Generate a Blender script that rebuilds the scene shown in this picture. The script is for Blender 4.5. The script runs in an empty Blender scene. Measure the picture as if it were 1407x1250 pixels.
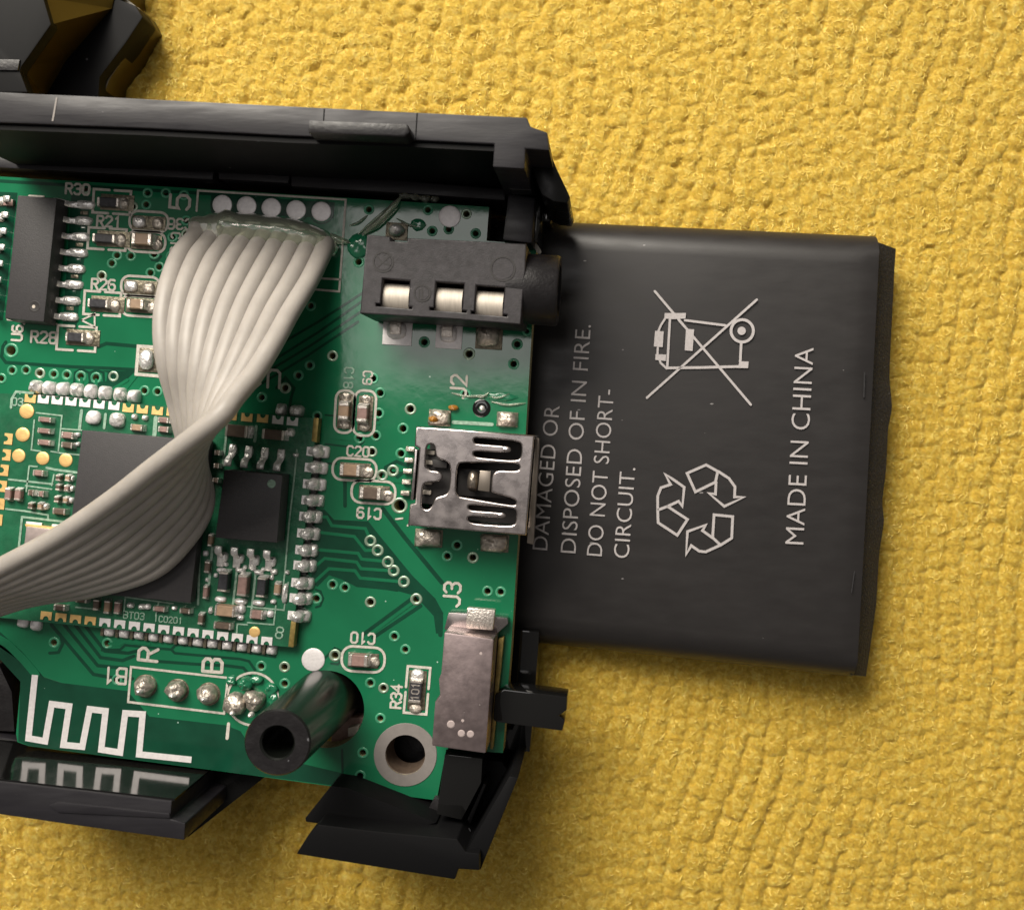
import bpy, bmesh, math, random
import numpy as np
from mathutils import Vector, noise

random.seed(7)
scene = bpy.context.scene
COL = scene.collection

# ---------------------------------------------------------------- camera
# unit: 1 = 1 mm.  The board's top face is z = 0, the towel about z = -8.
H = 74.0; NX, NY = 840.0, 600.0; S = 19.0
cam = bpy.data.cameras.new('camera'); camo = bpy.data.objects.new('camera', cam)
COL.objects.link(camo); scene.camera = camo
camo.location = (0, 0, H)
cam.sensor_width = 36; cam.lens = 36 * H * S / 1407
cam.shift_x = (703.5 - NX) / 1407; cam.shift_y = (NY - 625) / 1407
cam.clip_start = 1; cam.clip_end = 2000
cam.dof.use_dof = True; cam.dof.focus_distance = H - 1.0; cam.dof.aperture_fstop = 0.06

# ---------------------------------------------------------------- light
world = bpy.data.worlds.new('World'); scene.world = world; world.use_nodes = True
bg = world.node_tree.nodes['Background']
bg.inputs[0].default_value = (1.0, 0.93, 0.86, 1); bg.inputs[1].default_value = 0.16

def area(name, loc, target, sx, sy, power, col):
    l = bpy.data.lights.new(name, 'AREA'); l.shape = 'RECTANGLE'; l.size = sx; l.size_y = sy
    l.energy = power; l.color = col
    o = bpy.data.objects.new(name, l); COL.objects.link(o); o.location = loc
    o.rotation_euler = (Vector(target) - Vector(loc)).to_track_quat('-Z', 'Y').to_euler()
    return o
key = area('room_lamp', (-98, 188, 178), (-22, 36, 0), 180, 180, 4.15e5, (1.0, 0.93, 0.82))
key.data.spread = math.radians(80)
area('ceiling_panel', (-46, 52, 250), (-46, 52, 0), 78, 74, 0.55e5, (1.0, 0.95, 0.92))

scene.view_settings.view_transform = 'Standard'; scene.view_settings.look = 'None'
scene.view_settings.exposure = 0.0; scene.view_settings.gamma = 1

# ---------------------------------------------------------------- helpers
def W(px, py, z=0.0):
    k = (H - z) / H / S
    return ((px - NX) * k, -(py - NY) * k, z)

def new_mat(name):
    m = bpy.data.materials.new(name); m.use_nodes = True
    return m, m.node_tree.nodes, m.node_tree.links, m.node_tree.nodes['Principled BSDF']

def mat(name, col, rough=0.5, metal=0.0, coat=0.0, cvar=0.0, cscale=1.0, rvar=0.0, rscale=2.0,
        bump=0.0, bscale=3.0, sss=0.0, trans=0.0, specks=0.0, speck_scale=2.5, speck_col=(0.6, 0.6, 0.55), spec=0.5,
        stretch=None, coat_rough=0.05):
    m, N, L, p = new_mat(name)
    p.inputs['Base Color'].default_value = (*col, 1); p.inputs['Roughness'].default_value = rough
    p.inputs['Metallic'].default_value = metal; p.inputs['Coat Weight'].default_value = coat
    p.inputs['Coat Roughness'].default_value = coat_rough
    p.inputs['Specular IOR Level'].default_value = spec
    if sss:
        p.inputs['Subsurface Weight'].default_value = sss
        p.inputs['Subsurface Radius'].default_value = (1.0, 0.9, 0.7); p.inputs['Subsurface Scale'].default_value = 0.6
    if trans: p.inputs['Transmission Weight'].default_value = trans
    geo = N.new('ShaderNodeNewGeometry'); pos = geo.outputs['Position']
    if stretch:
        mp = N.new('ShaderNodeMapping'); mp.inputs['Scale'].default_value = stretch
        mp.inputs['Rotation'].default_value = (0, 0, math.radians(3.6))
        L.new(pos, mp.inputs[0]); pos = mp.outputs[0]
    def noi(sc, det=4):
        n = N.new('ShaderNodeTexNoise'); n.inputs['Scale'].default_value = sc; n.inputs['Detail'].default_value = det
        L.new(pos, n.inputs['Vector']); return n.outputs['Fac']
    csock = None
    if cvar:
        r = N.new('ShaderNodeMapRange'); r.inputs['From Min'].default_value = .3; r.inputs['From Max'].default_value = .7
        r.inputs['To Min'].default_value = 1 - cvar; r.inputs['To Max'].default_value = 1 + cvar
        L.new(noi(cscale), r.inputs['Value'])
        v = N.new('ShaderNodeVectorMath'); v.operation = 'SCALE'; v.inputs[0].default_value = col
        L.new(r.outputs[0], v.inputs['Scale']); csock = v.outputs[0]
        L.new(csock, p.inputs['Base Color'])
    if specks:
        vo = N.new('ShaderNodeTexVoronoi'); vo.inputs['Scale'].default_value = speck_scale; L.new(pos, vo.inputs['Vector'])
        vs = N.new('ShaderNodeSeparateColor'); L.new(vo.outputs['Color'], vs.inputs[0])
        th = N.new('ShaderNodeMath'); th.operation = 'MULTIPLY'; L.new(vs.outputs[0], th.inputs[0]); th.inputs[1].default_value = 0.16 * specks
        th2 = N.new('ShaderNodeMath'); th2.operation = 'POWER'; L.new(vs.outputs[1], th2.inputs[0]); th2.inputs[1].default_value = 4
        th3 = N.new('ShaderNodeMath'); th3.operation = 'MULTIPLY'; L.new(th.outputs[0], th3.inputs[0]); L.new(th2.outputs[0], th3.inputs[1])
        lt = N.new('ShaderNodeMath'); lt.operation = 'LESS_THAN'; L.new(vo.outputs['Distance'], lt.inputs[0]); L.new(th3.outputs[0], lt.inputs[1])
        mx = N.new('ShaderNodeMix'); mx.data_type = 'RGBA'; L.new(lt.outputs[0], mx.inputs[0])
        if csock: L.new(csock, mx.inputs[6])
        else: mx.inputs[6].default_value = (*col, 1)
        mx.inputs[7].default_value = (*speck_col, 1)
        L.new(mx.outputs[2], p.inputs['Base Color'])
    if rvar:
        r = N.new('ShaderNodeMapRange'); r.inputs['From Min'].default_value = .3; r.inputs['From Max'].default_value = .7
        r.inputs['To Min'].default_value = max(.02, rough - rvar); r.inputs['To Max'].default_value = min(1, rough + rvar)
        L.new(noi(rscale, 6), r.inputs['Value']); L.new(r.outputs[0], p.inputs['Roughness'])
    if bump:
        b = N.new('ShaderNodeBump'); b.inputs['Strength'].default_value = 1.0; b.inputs['Distance'].default_value = bump
        L.new(noi(bscale, 5), b.inputs['Height']); L.new(b.outputs[0], p.inputs['Normal'])
    return m

M = {}
M['pour'] = mat('green_solder_mask_over_copper', (0.009, 0.135, 0.060), .10, cvar=.10, cscale=.25, rvar=.03, rscale=.8, bump=.006, bscale=1.0, specks=.8, speck_scale=1.6, speck_col=(.35, .5, .42))
M['gap'] = mat('dark_green_solder_mask', (0.005, 0.048, 0.026), .11, cvar=.15, cscale=.6, rvar=.03, rscale=1.0, bump=.006, bscale=1.0, specks=.8, speck_scale=1.6, speck_col=(.3, .42, .36))
M['module'] = mat('module_green_mask', (0.013, 0.105, 0.050), .28, cvar=.22, cscale=.8, rvar=.08, bump=.03, bscale=1.6)
M['edge'] = mat('board_edge_fibre', (0.30, 0.27, 0.14), .8, cvar=.4, cscale=5, bump=.06, bscale=8)
M['brassy'] = mat('plated_brown_edge', (0.30, 0.22, 0.07), .4, metal=.6, cvar=.3, cscale=3)
M['silk'] = mat('silkscreen_ink', (0.50, 0.47, 0.42), .65, cvar=.18, cscale=5, bump=.02, bscale=14)
M['silk_dim'] = mat('worn_silkscreen_ink', (0.22, 0.34, 0.26), .6, cvar=.3, cscale=5)
M['solder'] = mat('solder', (0.82, 0.80, 0.78), .32, metal=.62, cvar=.15, cscale=3, rvar=.12, bump=.10, bscale=3.5)
M['dull_solder'] = mat('dull_fluxed_solder', (0.50, 0.45, 0.39), .40, metal=.75, cvar=.4, cscale=2.5, rvar=.15, bump=.16, bscale=2.5)
M['tin'] = mat('tinned_pad', (0.80, 0.77, 0.77), .55, metal=.55, cvar=.07, cscale=4, bump=.015, bscale=5)
M['gold'] = mat('gold_plating', (0.92, 0.60, 0.24), .42, metal=.6, cvar=.08, cscale=2, bump=.02, bscale=3)
M['chip'] = mat('moulded_chip_epoxy', (0.029, 0.027, 0.029), .5, cvar=.10, cscale=4, bump=.012, bscale=14, specks=.5, speck_scale=2.2, speck_col=(.16, .15, .15))
M['black'] = mat('black_moulded_plastic', (0.010, 0.009, 0.010), .40, spec=.35, cvar=.15, cscale=1.2, rvar=.1, rscale=1.5, bump=.02, bscale=5, specks=.8, speck_scale=.9, speck_col=(.12, .12, .13))
M['gloss'] = mat('glossy_black_plastic', (0.006, 0.006, 0.006), .07, rvar=.04, rscale=.5, specks=.6, speck_scale=.8, speck_col=(.12, .12, .13))
M['rim'] = mat('scuffed_grey_black_plastic', (0.015, 0.014, 0.017), .44, spec=.32, cvar=.18, cscale=.7, rvar=.12, rscale=1.3, bump=.006, bscale=4, specks=.9, speck_scale=1.2, speck_col=(.2, .19, .2), stretch=(.25, 1.6, 1))
M['jackp'] = mat('grainy_charcoal_plastic', (0.026, 0.023, 0.026), .5, spec=.38, cvar=.35, cscale=2.5, rvar=.1, bump=.012, bscale=10, specks=.8, speck_scale=3.2, speck_col=(.16, .15, .15))
M['steel'] = mat('plated_steel_shell', (0.42, 0.38, 0.37), .27, metal=1, cvar=.08, cscale=.8, rvar=.07, rscale=1.2, bump=.004, bscale=3)
M['steel2'] = mat('dull_switch_shell', (0.31, 0.25, 0.25), .44, metal=.95, cvar=.08, cscale=1.5, rvar=.06, rscale=2, bump=.006, bscale=5, specks=.7, speck_scale=2, speck_col=(.8, .72, .7))
M['contact'] = mat('contact_metal', (0.50, 0.45, 0.39), .60, metal=.5, cvar=.1, cscale=1, stretch=(8, 1, 1))
M['dark'] = mat('dark_insulator', (0.012, 0.010, 0.010), .6)
M['tan'] = mat('tan_ceramic', (0.34, 0.23, 0.15), .45, cvar=.12, cscale=3, bump=.02, bscale=6)
M['pinkish'] = mat('pink_brown_ceramic', (0.26, 0.165, 0.145), .45, cvar=.2, cscale=3)
M['browncer'] = mat('brown_ceramic', (0.105, 0.075, 0.055), .45, cvar=.2, cscale=3)
M['resist'] = mat('resistor_glaze', (0.035, 0.035, 0.04), .3, cvar=.4, cscale=4)
M['endcap'] = mat('tin_end_cap', (0.72, 0.66, 0.60), .34, metal=.9, cvar=.15, cscale=4, bump=.04, bscale=6)
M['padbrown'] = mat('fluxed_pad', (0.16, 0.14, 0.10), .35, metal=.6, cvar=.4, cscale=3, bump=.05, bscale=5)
M['crystal'] = mat('crystal_can_lid', (0.50, 0.42, 0.40), .4, metal=.8, cvar=.1, cscale=3)
M['wrap'] = mat('black_battery_wrap', (0.0165, 0.015, 0.015), .41, spec=.34, cvar=.10, cscale=.3, rvar=.05, rscale=1.2, bump=.0025, bscale=3.0, specks=.9, speck_scale=1.5, speck_col=(.2, .19, .19), stretch=(.35, 1.0, 1))
M['foldtape'] = mat('fuzzy_black_tape', (0.013, 0.012, 0.012), .7, cvar=.5, cscale=6, bump=.12, bscale=5, specks=1.2, speck_scale=3.0, speck_col=(.12, .12, .12))
M['print'] = mat('light_grey_print', (0.37, 0.345, 0.345), .55, cvar=.1, cscale=6)
M['scuff'] = mat('scuffed_wrap', (0.024, 0.023, 0.024), .36, cvar=.4, cscale=3, bump=.03, bscale=4, stretch=(1, .3, 1))
M['wire'] = mat('grey_pvc_insulation', (0.33, 0.305, 0.28), .45, spec=.4, cvar=.06, cscale=.8, sss=.25, bump=.012, bscale=3)
M['glue'] = mat('cured_glue', (0.78, 0.84, 0.66), .15, trans=.82, cvar=.1, cscale=1, bump=.06, bscale=1.2)
M['clearglue'] = mat('stringy_clear_glue', (0.75, 0.80, 0.66), .15, trans=.85, bump=.05, bscale=2)
M['fluxfilm'] = mat('glossy_flux_film', (0.013, 0.15, 0.072), .12, coat=.3, bump=.06, bscale=1.1)
M['satin'] = mat('satin_black_plastic', (0.005, 0.005, 0.005), .30, spec=.14, rvar=.1, rscale=.8, specks=.9, speck_scale=.8, speck_col=(.10, .10, .11))
M['towel_reflect'] = mat('black_plastic_towel_reflection', (0.052, 0.033, 0.004), .3, spec=.3)  # black plastic; the towel's reflection is painted in as dark yellow
M['lining'] = mat('smooth_black_lining', (0.005, 0.005, 0.005), .11)
M['spring'] = mat('brown_spring_metal', (0.30, 0.26, 0.22), .35, metal=.9)
M['deep'] = mat('deep_black_and_shaded_plastic', (0.0045, 0.0045, 0.005), .55, spec=.12, specks=1.0, speck_scale=.9, speck_col=(.09, .09, .1))  # near-black plastic; on the housing walls its darkness is painted-in shade
M['amber'] = mat('amber_flux', (0.45, 0.20, 0.03), .15, trans=.3)
M['ringpad'] = mat('bare_ring_pad', (0.22, 0.20, 0.188), .6, metal=.2, cvar=.06, cscale=2)

WL = {}          # world location of each object I make
def wl(o): return WL.get(o.name, Vector((0, 0, 0)))

def link(o, loc, parent):
    COL.objects.link(o); loc = Vector(loc)
    if parent is not None:
        o.parent = parent; o.location = loc - wl(parent)
    else: o.location = loc
    WL[o.name] = loc
    return o

def thing(name, label, cat, loc, group=None):
    o = bpy.data.objects.new(name, None); o.empty_display_size = 1
    link(o, loc, None); o['label'] = label; o['category'] = cat
    return o

def pymesh(name, verts, faces, mats, midx=None, smooth=False):
    me = bpy.data.meshes.new(name); me.from_pydata(verts, [], faces)
    for m in (mats if isinstance(mats, (list, tuple)) else [mats]): me.materials.append(m)
    if midx is not None: me.polygons.foreach_set('material_index', midx)
    if smooth: me.polygons.foreach_set('use_smooth', [True] * len(me.polygons))
    me.update(); return me

def obj(name, verts, faces, mats, parent, midx=None, smooth=False, bevel=0, seg=2, angle=40):
    v = np.array(verts, float); c = (v.min(0) + v.max(0)) / 2; v = v - c
    me = pymesh(name, v.tolist(), faces, mats, midx, smooth)
    if bevel: bevel_mesh(me, bevel, seg, angle)
    return link(bpy.data.objects.new(name, me), c, parent)

def bevel_mesh(me, w, seg=2, angle=40):
    bm = bmesh.new(); bm.from_mesh(me)
    bmesh.ops.recalc_face_normals(bm, faces=bm.faces)
    es = [e for e in bm.edges if len(e.link_faces) == 2 and e.calc_face_angle(0) > math.radians(angle)]
    bmesh.ops.bevel(bm, geom=es, offset=w, segments=seg, profile=.6, affect='EDGES', clamp_overlap=True)
    for f in bm.faces: f.smooth = True
    try:
        for e in bm.edges:
            if len(e.link_faces) == 2 and e.calc_face_angle(0) > math.radians(50): e.smooth = False
    except Exception: pass
    bm.to_mesh(me); bm.free()

def prism_mm(name, pts, zt, zb, m, parent, bevel=.06, seg=2, grow=0.0):
    """pts in mm (x, y); vertical sided solid from zb to zt; grow flares the foot."""
    n = len(pts); cx = sum(p[0] for p in pts) / n; cy = sum(p[1] for p in pts) / n
    v = [(x, y, zt) for x, y in pts] + [(cx + (x - cx) * (1 + grow), cy + (y - cy) * (1 + grow), zb) for x, y in pts]
    f = [list(range(n)), list(range(2 * n - 1, n - 1, -1))] + [[i, (i + 1) % n, n + (i + 1) % n, n + i] for i in range(n)]
    f = [q[::-1] for q in f]
    me_o = obj(name, v, f, m, parent)
    bm = bmesh.new(); bm.from_mesh(me_o.data); bmesh.ops.recalc_face_normals(bm, faces=bm.faces); bm.to_mesh(me_o.data); bm.free()
    if bevel: bevel_mesh(me_o.data, bevel, seg)
    return me_o

def prism(name, pts, zt, zb, m, parent, bevel=.06, seg=2, grow=0.0):
    return prism_mm(name, [W(x, y, zt)[:2] for x, y in pts], zt, zb, m, parent, bevel, seg, grow)

def curve_prism(name, outer, holes, zt, zb, mats, parent, bev=0.0, side_mat=False):
    cu = bpy.data.curves.new('tmp', 'CURVE'); cu.dimensions = '2D'; cu.fill_mode = 'BOTH'
    c = np.mean(np.array(outer), 0)
    for loop in [outer] + holes:
        sp = cu.splines.new('POLY'); sp.points.add(len(loop) - 1); sp.use_cyclic_u = True
        for i, p in enumerate(loop): sp.points[i].co = (p[0] - c[0], p[1] - c[1], 0, 1)
    cu.extrude = (zt - zb) / 2 - bev; cu.bevel_depth = bev; cu.offset = -bev; cu.bevel_resolution = 2
    t = bpy.data.objects.new('tmp', cu); me = bpy.data.meshes.new_from_object(t); me.name = name
    bpy.data.objects.remove(t)
    me.materials.clear()
    for m in (mats if isinstance(mats, (list, tuple)) else [mats]): me.materials.append(m)
    if side_mat:
        for p in me.polygons: p.material_index = 0 if p.normal.z > .5 else 1
    return link(bpy.data.objects.new(name, me), (c[0], c[1], (zt + zb) / 2), parent)

def circ(px, py, r, z=0.0, n=24, sq=1.0):
    x, y, _ = W(px, py, z); r = r / S * (H - z) / H
    return [(x + r * math.cos(2 * math.pi * i / n), y + r * sq * math.sin(2 * math.pi * i / n)) for i in range(n)]

def rect(cx, cy, w, h, a=3.6):
    a = math.radians(a); c, s = math.cos(a), math.sin(a)
    return [(cx + x * c - y * s, cy + x * s + y * c) for x, y in ((-w/2, -h/2), (w/2, -h/2), (w/2, h/2), (-w/2, h/2))]

def rrect(cx, cy, w, h, r, a=3.6, n=5):
    a = math.radians(a); c, s = math.cos(a), math.sin(a); out = []
    for sx, sy, a0 in ((1, -1, -90), (1, 1, 0), (-1, 1, 90), (-1, -1, 180)):
        for i in range(n + 1):
            t = math.radians(a0 + 90 * i / n)
            x = sx * (w/2 - r) + r * math.cos(t); y = sy * (h/2 - r) + r * math.sin(t)
            out.append((cx + x * c - y * s, cy + x * s + y * c))
    return out

def strip_geo(P, w, z, th, closed=False, caps=True):
    """flat raised ribbon along P (mm), returns verts, faces"""
    P = [Vector((p[0], p[1])) for p in P]; n = len(P); L, R = [], []
    for i in range(n):
        a = P[i - 1] if (i > 0 or closed) else None; b = P[(i + 1) % n] if (i < n - 1 or closed) else None
        d1 = (P[i] - a).normalized() if a is not None else None; d2 = (b - P[i]).normalized() if b is not None else None
        if d1 is None: d1 = d2
        if d2 is None: d2 = d1
        t = (d1 + d2); t = t.normalized() if t.length > 1e-6 else d1
        nn = Vector((-t.y, t.x)); k = min(2.0, 1 / max(.35, nn.dot(Vector((-d1.y, d1.x)))))
        L.append(P[i] + nn * w / 2 * k); R.append(P[i] - nn * w / 2 * k)
    if closed:
        v = [(*p, z) for p in L] + [(*p, z) for p in R] + [(*p, z - th) for p in L] + [(*p, z - th) for p in R]
        f = []
        for i in range(n):
            j = (i + 1) % n
            f += [[n + i, n + j, j, i], [i, j, 2*n + j, 2*n + i], [3*n + i, 3*n + j, n + j, n + i]]
        return v, f
    loop = []
    if caps:
        d = (P[0] - P[1]).normalized(); s = Vector((-d.y, d.x))
        for k in range(1, 4):
            t = math.pi * k / 4; loop.append(P[0] + s * math.cos(t) * w/2 * 1 + d * math.sin(t) * w/2)
        # from L side? choose order so that ring is R0..caps..L0
        if (loop[0] - R[0]).length > (loop[-1] - R[0]).length: loop = loop[::-1]
    cap0 = loop; cap1 = []
    if caps:
        d = (P[-1] - P[-2]).normalized(); s = Vector((-d.y, d.x))
        for k in range(1, 4):
            t = math.pi * k / 4; cap1.append(P[-1] + s * math.cos(t) * w/2 + d * math.sin(t) * w/2)
        if (cap1[0] - L[-1]).length > (cap1[-1] - L[-1]).length: cap1 = cap1[::-1]
    # quads down the middle + cap fans
    v = [(*p, z) for p in L] + [(*p, z) for p in R]; f = [[n + i, n + i + 1, i + 1, i] for i in range(n - 1)]
    ring = [(*p, z) for p in R[::-1]]  # only for the sides
    if caps:
        b = len(v); v += [(*p, z) for p in cap0]; f.append([n] + [0] + [b + k for k in range(len(cap0) - 1, -1, -1)])
        b = len(v); v += [(*p, z) for p in cap1]; f.append([n - 1, 2 * n - 1] + [b + k for k in range(len(cap1) - 1, -1, -1)])
    outline = L + cap1 + R[::-1] + cap0
    b = len(v); m = len(outline)
    v += [(*p, z) for p in outline] + [(*p, z - th) for p in outline]
    f += [[b + i, b + (i + 1) % m, b + m + (i + 1) % m, b + m + i] for i in range(m)]
    return v, f

class MB:
    def __init__(s): s.v = []; s.f = []; s.mi = []
    def add(s, v, f, mi=0):
        b = len(s.v); s.v += [tuple(p) for p in v]; s.f += [[b + i for i in q] for q in f]; s.mi += [mi] * len(f)
    def strip(s, pts, w, z, th=.03, closed=False, caps=True, mi=0):
        s.add(*strip_geo([W(x, y, z)[:2] for x, y in pts], w / S, z, th, closed, caps), mi)
    def poly(s, pts, z, th=.02, mi=0):
        q = [W(x, y, z) for x, y in pts]; n = len(q)
        ar = sum(q[i][0] * q[(i+1) % n][1] - q[(i+1) % n][0] * q[i][1] for i in range(n))
        if ar < 0: q = q[::-1]
        s.add(q + [(x, y, z - th) for x, y, _ in q], [list(range(n))] + [[i + n, (i+1) % n + n, (i+1) % n, i] for i in range(n)], mi)
    def build(s, name, mats, parent, smooth=False): return obj(name, s.v, s.f, mats, parent, s.mi, smooth)

# stroke font on a 4 x 6 grid
G = {'0': [[(1,0),(3,0),(4,1),(4,5),(3,6),(1,6),(0,5),(0,1),(1,0)]], '1': [[(1,4.8),(2.2,6),(2.2,0)]],
 '2': [[(0,5),(1,6),(3,6),(4,5),(4,4),(0,0),(4,0)]], '3': [[(0,5.2),(1,6),(3,6),(4,5),(4,4),(3,3.2),(1.6,3.2)],[(3,3.2),(4,2.2),(4,1),(3,0),(1,0),(0,.8)]],
 '4': [[(3,0),(3,6),(0,2)],[(0,2),(4,2)]], '5': [[(4,6),(.4,6),(.2,3.3),(1,3.8),(3,3.8),(4,2.8),(4,1),(3,0),(1,0),(0,.8)]],
 '6': [[(3.6,5.6),(3,6),(1,6),(0,5),(0,1),(1,0),(3,0),(4,1),(4,2.4),(3,3.4),(1,3.4),(.55,2.9)]],
 '8': [[(1,3.2),(0,4),(0,5.2),(1,6),(3,6),(4,5.2),(4,4),(3,3.2)],[(1,3.2),(3,3.2),(4,2.2),(4,1),(3,0),(1,0),(0,1),(0,2.2),(1,3.2)]],
 '9': [[(.4,.4),(1,0),(3,0),(4,1),(4,5),(3,6),(1,6),(0,5),(0,3.6),(1,2.6),(3,2.6),(3.45,3.1)]],
 'R': [[(0,0),(0,6)],[(0,6),(3,6),(4,5),(4,4),(3,3),(0,3)],[(2,3),(4,0)]], 'C': [[(4,5),(3,6),(1,6),(0,5),(0,1),(1,0),(3,0),(4,1)]],
 'U': [[(0,6),(0,1),(1,0),(3,0),(4,1),(4,6)]], 'J': [[(4,6),(4,1),(3,0),(1.2,0),(0,1)]],
 'B': [[(0,0),(0,6)],[(0,6),(3,6),(4,5.2),(4,4),(3,3.2),(0,3.2)],[(3,3.2),(4,2.4),(4,.9),(3,0),(0,0)]],
 'T': [[(2,0),(2,6)],[(0,6),(4,6)]], 'O': [[(1,0),(3,0),(4,1),(4,5),(3,6),(1,6),(0,5),(0,1),(1,0)]],
 'E': [[(4,0),(0,0),(0,6),(4,6)],[(0,3),(3,3)]], 'I': [[(2,0),(2,6)]], '-': [[(.5,3),(3.5,3)]]}
sk = [0]
def stroke_text(mb, text, cx, cy, h, a, w=3.0, z=.045, adv=5.6, aspect=.9):
    a = math.radians(a); d = (math.cos(a), math.sin(a)); u = (math.sin(a), -math.cos(a)); s = h / 6
    tot = (len(text) - 1) * adv + 4
    for i, ch in enumerate(text):
        for st in G.get(ch, []):
            pts = []
            for x, y in st:
                X = (x + i * adv - tot / 2) * s * aspect; Y = (y - 3) * s
                pts.append((cx + d[0] * X + u[0] * Y, cy + d[1] * X + u[1] * Y))
            cl = pts[0] == pts[-1]
            sk[0] += 1; mb.strip(pts[:-1] if cl else pts, w, z + .0022 * (sk[0] % 3), .03, cl)

_c = {}
def blob_mesh(rx, ry, h, m, seed=0, lump=.10, rings=6, segs=14, flat=1.0):
    key = ('blob', round(rx, 2), round(ry, 2), round(h, 2), m.name, seed, flat)
    if key in _c: return _c[key]
    v = [(0, 0, h)]; f = []
    for i in range(1, rings + 1):
        t = i / rings; ph = t * math.pi / 2
        for j in range(segs):
            th = 2 * math.pi * j / segs
            e = flat
            cx = math.copysign(abs(math.cos(th)) ** e, math.cos(th)); sy = math.copysign(abs(math.sin(th)) ** e, math.sin(th))
            k = 1 + lump * noise.noise(Vector((math.cos(th) * 1.3 + seed * 3.1, math.sin(th) * 1.3, t * 2)))
            v.append((rx * math.sin(ph) * cx * k, ry * math.sin(ph) * sy * k, h * math.cos(ph) ** .8 * k if i < rings else -.02))
    for j in range(segs): f.append([0, 1 + j, 1 + (j + 1) % segs])
    for i in range(rings - 1):
        a, b = 1 + i * segs, 1 + (i + 1) * segs
        for j in range(segs): f.append([a + j, b + j, b + (j + 1) % segs, a + (j + 1) % segs])
    me = pymesh('blob', v, f, m, smooth=True); _c[key] = me; return me

def place(name, me, px, py, z, parent, rot=-3.6, scale=(1, 1, 1), zref=None):
    o = bpy.data.objects.new(name, me); o.rotation_euler = (0, 0, math.radians(rot)); o.scale = scale
    return link(o, W(px, py, z if zref is None else zref)[:2] + (z,), parent)

def blob(name, px, py, rx, ry, h, m, parent, z=0.0, seed=0, rot=-3.6, flat=1.0, lump=.12):
    return place(name, blob_mesh(rx / S, ry / S, h, m, seed, lump, flat=flat), px, py, z, parent, rot)

def box_mesh(w, d, h, m, bev=.05, seg=2):
    key = ('box', round(w, 2), round(d, 2), round(h, 2), m.name, bev)
    if key in _c: return _c[key]
    v = [(x * w/2, y * d/2, zz) for zz in (0, h) for x, y in ((-1,-1),(1,-1),(1,1),(-1,1))]
    f = [[3,2,1,0],[4,5,6,7],[0,1,5,4],[1,2,6,5],[2,3,7,6],[3,0,4,7]]
    me = pymesh('box', v, f, m)
    if bev: bevel_mesh(me, min(bev, w/4, d/4, h/4), seg)
    _c[key] = me; return me

def box(name, px, py, w, d, z0, h, m, parent, rot=-3.6, bev=.05):
    """px, py, w, d measured on the top face, at z0 + h"""
    k = (H - z0 - h) / H / S
    o = bpy.data.objects.new(name, box_mesh(w * k, d * k, h, m, bev)); o.rotation_euler = (0, 0, math.radians(rot))
    return link(o, W(px, py, z0 + h)[:2] + (z0,), parent)

def chipcomp_mesh(w, d, h, body, end, axis, ec):
    key = ('cc', round(w, 2), round(d, 2), round(h, 2), body.name, end.name, axis)
    if key in _c: return _c[key]
    L = w if axis == 'x' else d; T = d if axis == 'x' else w
    mb = MB()
    def bx(x0, x1, t, hh, z0, mi):
        vs = []
        b = min(.06, (x1 - x0) / 4)
        prof = [(-t/2, z0), (-t/2, hh - b), (-t/2 + b, hh), (t/2 - b, hh), (t/2, hh - b), (t/2, z0)]
        n = len(prof)
        for x, k in ((x0, b), (x0 + b, 0), (x1 - b, 0), (x1, b)):
            for y, zz in prof:
                yy = y * (1 - 2 * k / t); z2 = zz - (k if zz > hh - b - 1e-6 and zz > z0 else 0)
                vs.append((x, yy, z2) if axis == 'x' else (-yy, x, z2))
        fs = [[a*n + i, (a+1)*n + i, (a+1)*n + (i+1) % n, a*n + (i+1) % n] for a in range(3) for i in range(n)]
        fs += [list(range(n)), list(range(4*n - 1, 3*n - 1, -1))]
        mb.add(vs, fs, mi)
    bx(-L/2 + ec * .6, L/2 - ec * .6, T * .97, h * .96, 0, 0)
    bx(-L/2, -L/2 + ec, T, h, -.02, 1); bx(L/2 - ec, L/2, T, h, -.02, 1)
    # solder fillets at the two ends
    for s in (-1, 1):
        vs = []; 
        for (x, zz) in ((L/2, h * .7), (L/2 + .22 * min(1, T), -.02)):
            for y in (-T/2, T/2): vs.append((s * x, y, zz) if axis == 'x' else (-y, s * x, zz))
        vs += [((s * L/2), y, -.02) if axis == 'x' else (-y, s * L/2, -.02) for y in (-T/2, T/2)]
        mb.add(vs, [[0, 1, 3, 2], [0, 2, 4], [1, 5, 3]], 2)
    me = pymesh('chip_part', mb.v, mb.f, [body, end, M['solder']], mb.mi)
    bm = bmesh.new(); bm.from_mesh(me); bmesh.ops.recalc_face_normals(bm, faces=bm.faces); bm.to_mesh(me); bm.free()
    _c[key] = me; return me

def chipcomp(name, px, py, w, d, h, body, parent, z0=0.0, axis='x', rot=-3.6, end=None, ec=.22):
    k = (H - z0 - h) / H / S
    L = (w if axis == 'x' else d) * k
    me = chipcomp_mesh(w * k, d * k, h, body, end or M['endcap'], axis, min(ec * max(1, L / 1.4), L / 4))
    o = bpy.data.objects.new(name, me); o.rotation_euler = (0, 0, math.radians(rot))
    return link(o, W(px, py, z0 + h)[:2] + (z0,), parent)

def catmull(P, n=8):
    P = [Vector(p) for p in P]; Q = [2 * P[0] - P[1]] + P + [2 * P[-1] - P[-2]]; out = []
    for i in range(1, len(Q) - 2):
        a, b, c, d = Q[i-1:i+3]
        for k in range(n):
            t = k / n
            out.append(.5 * ((2*b) + (c-a)*t + (2*a - 5*b + 4*c - d)*t*t + (3*b - 3*c + d - a)*t**3))
    out.append(P[-1]); return out

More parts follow.
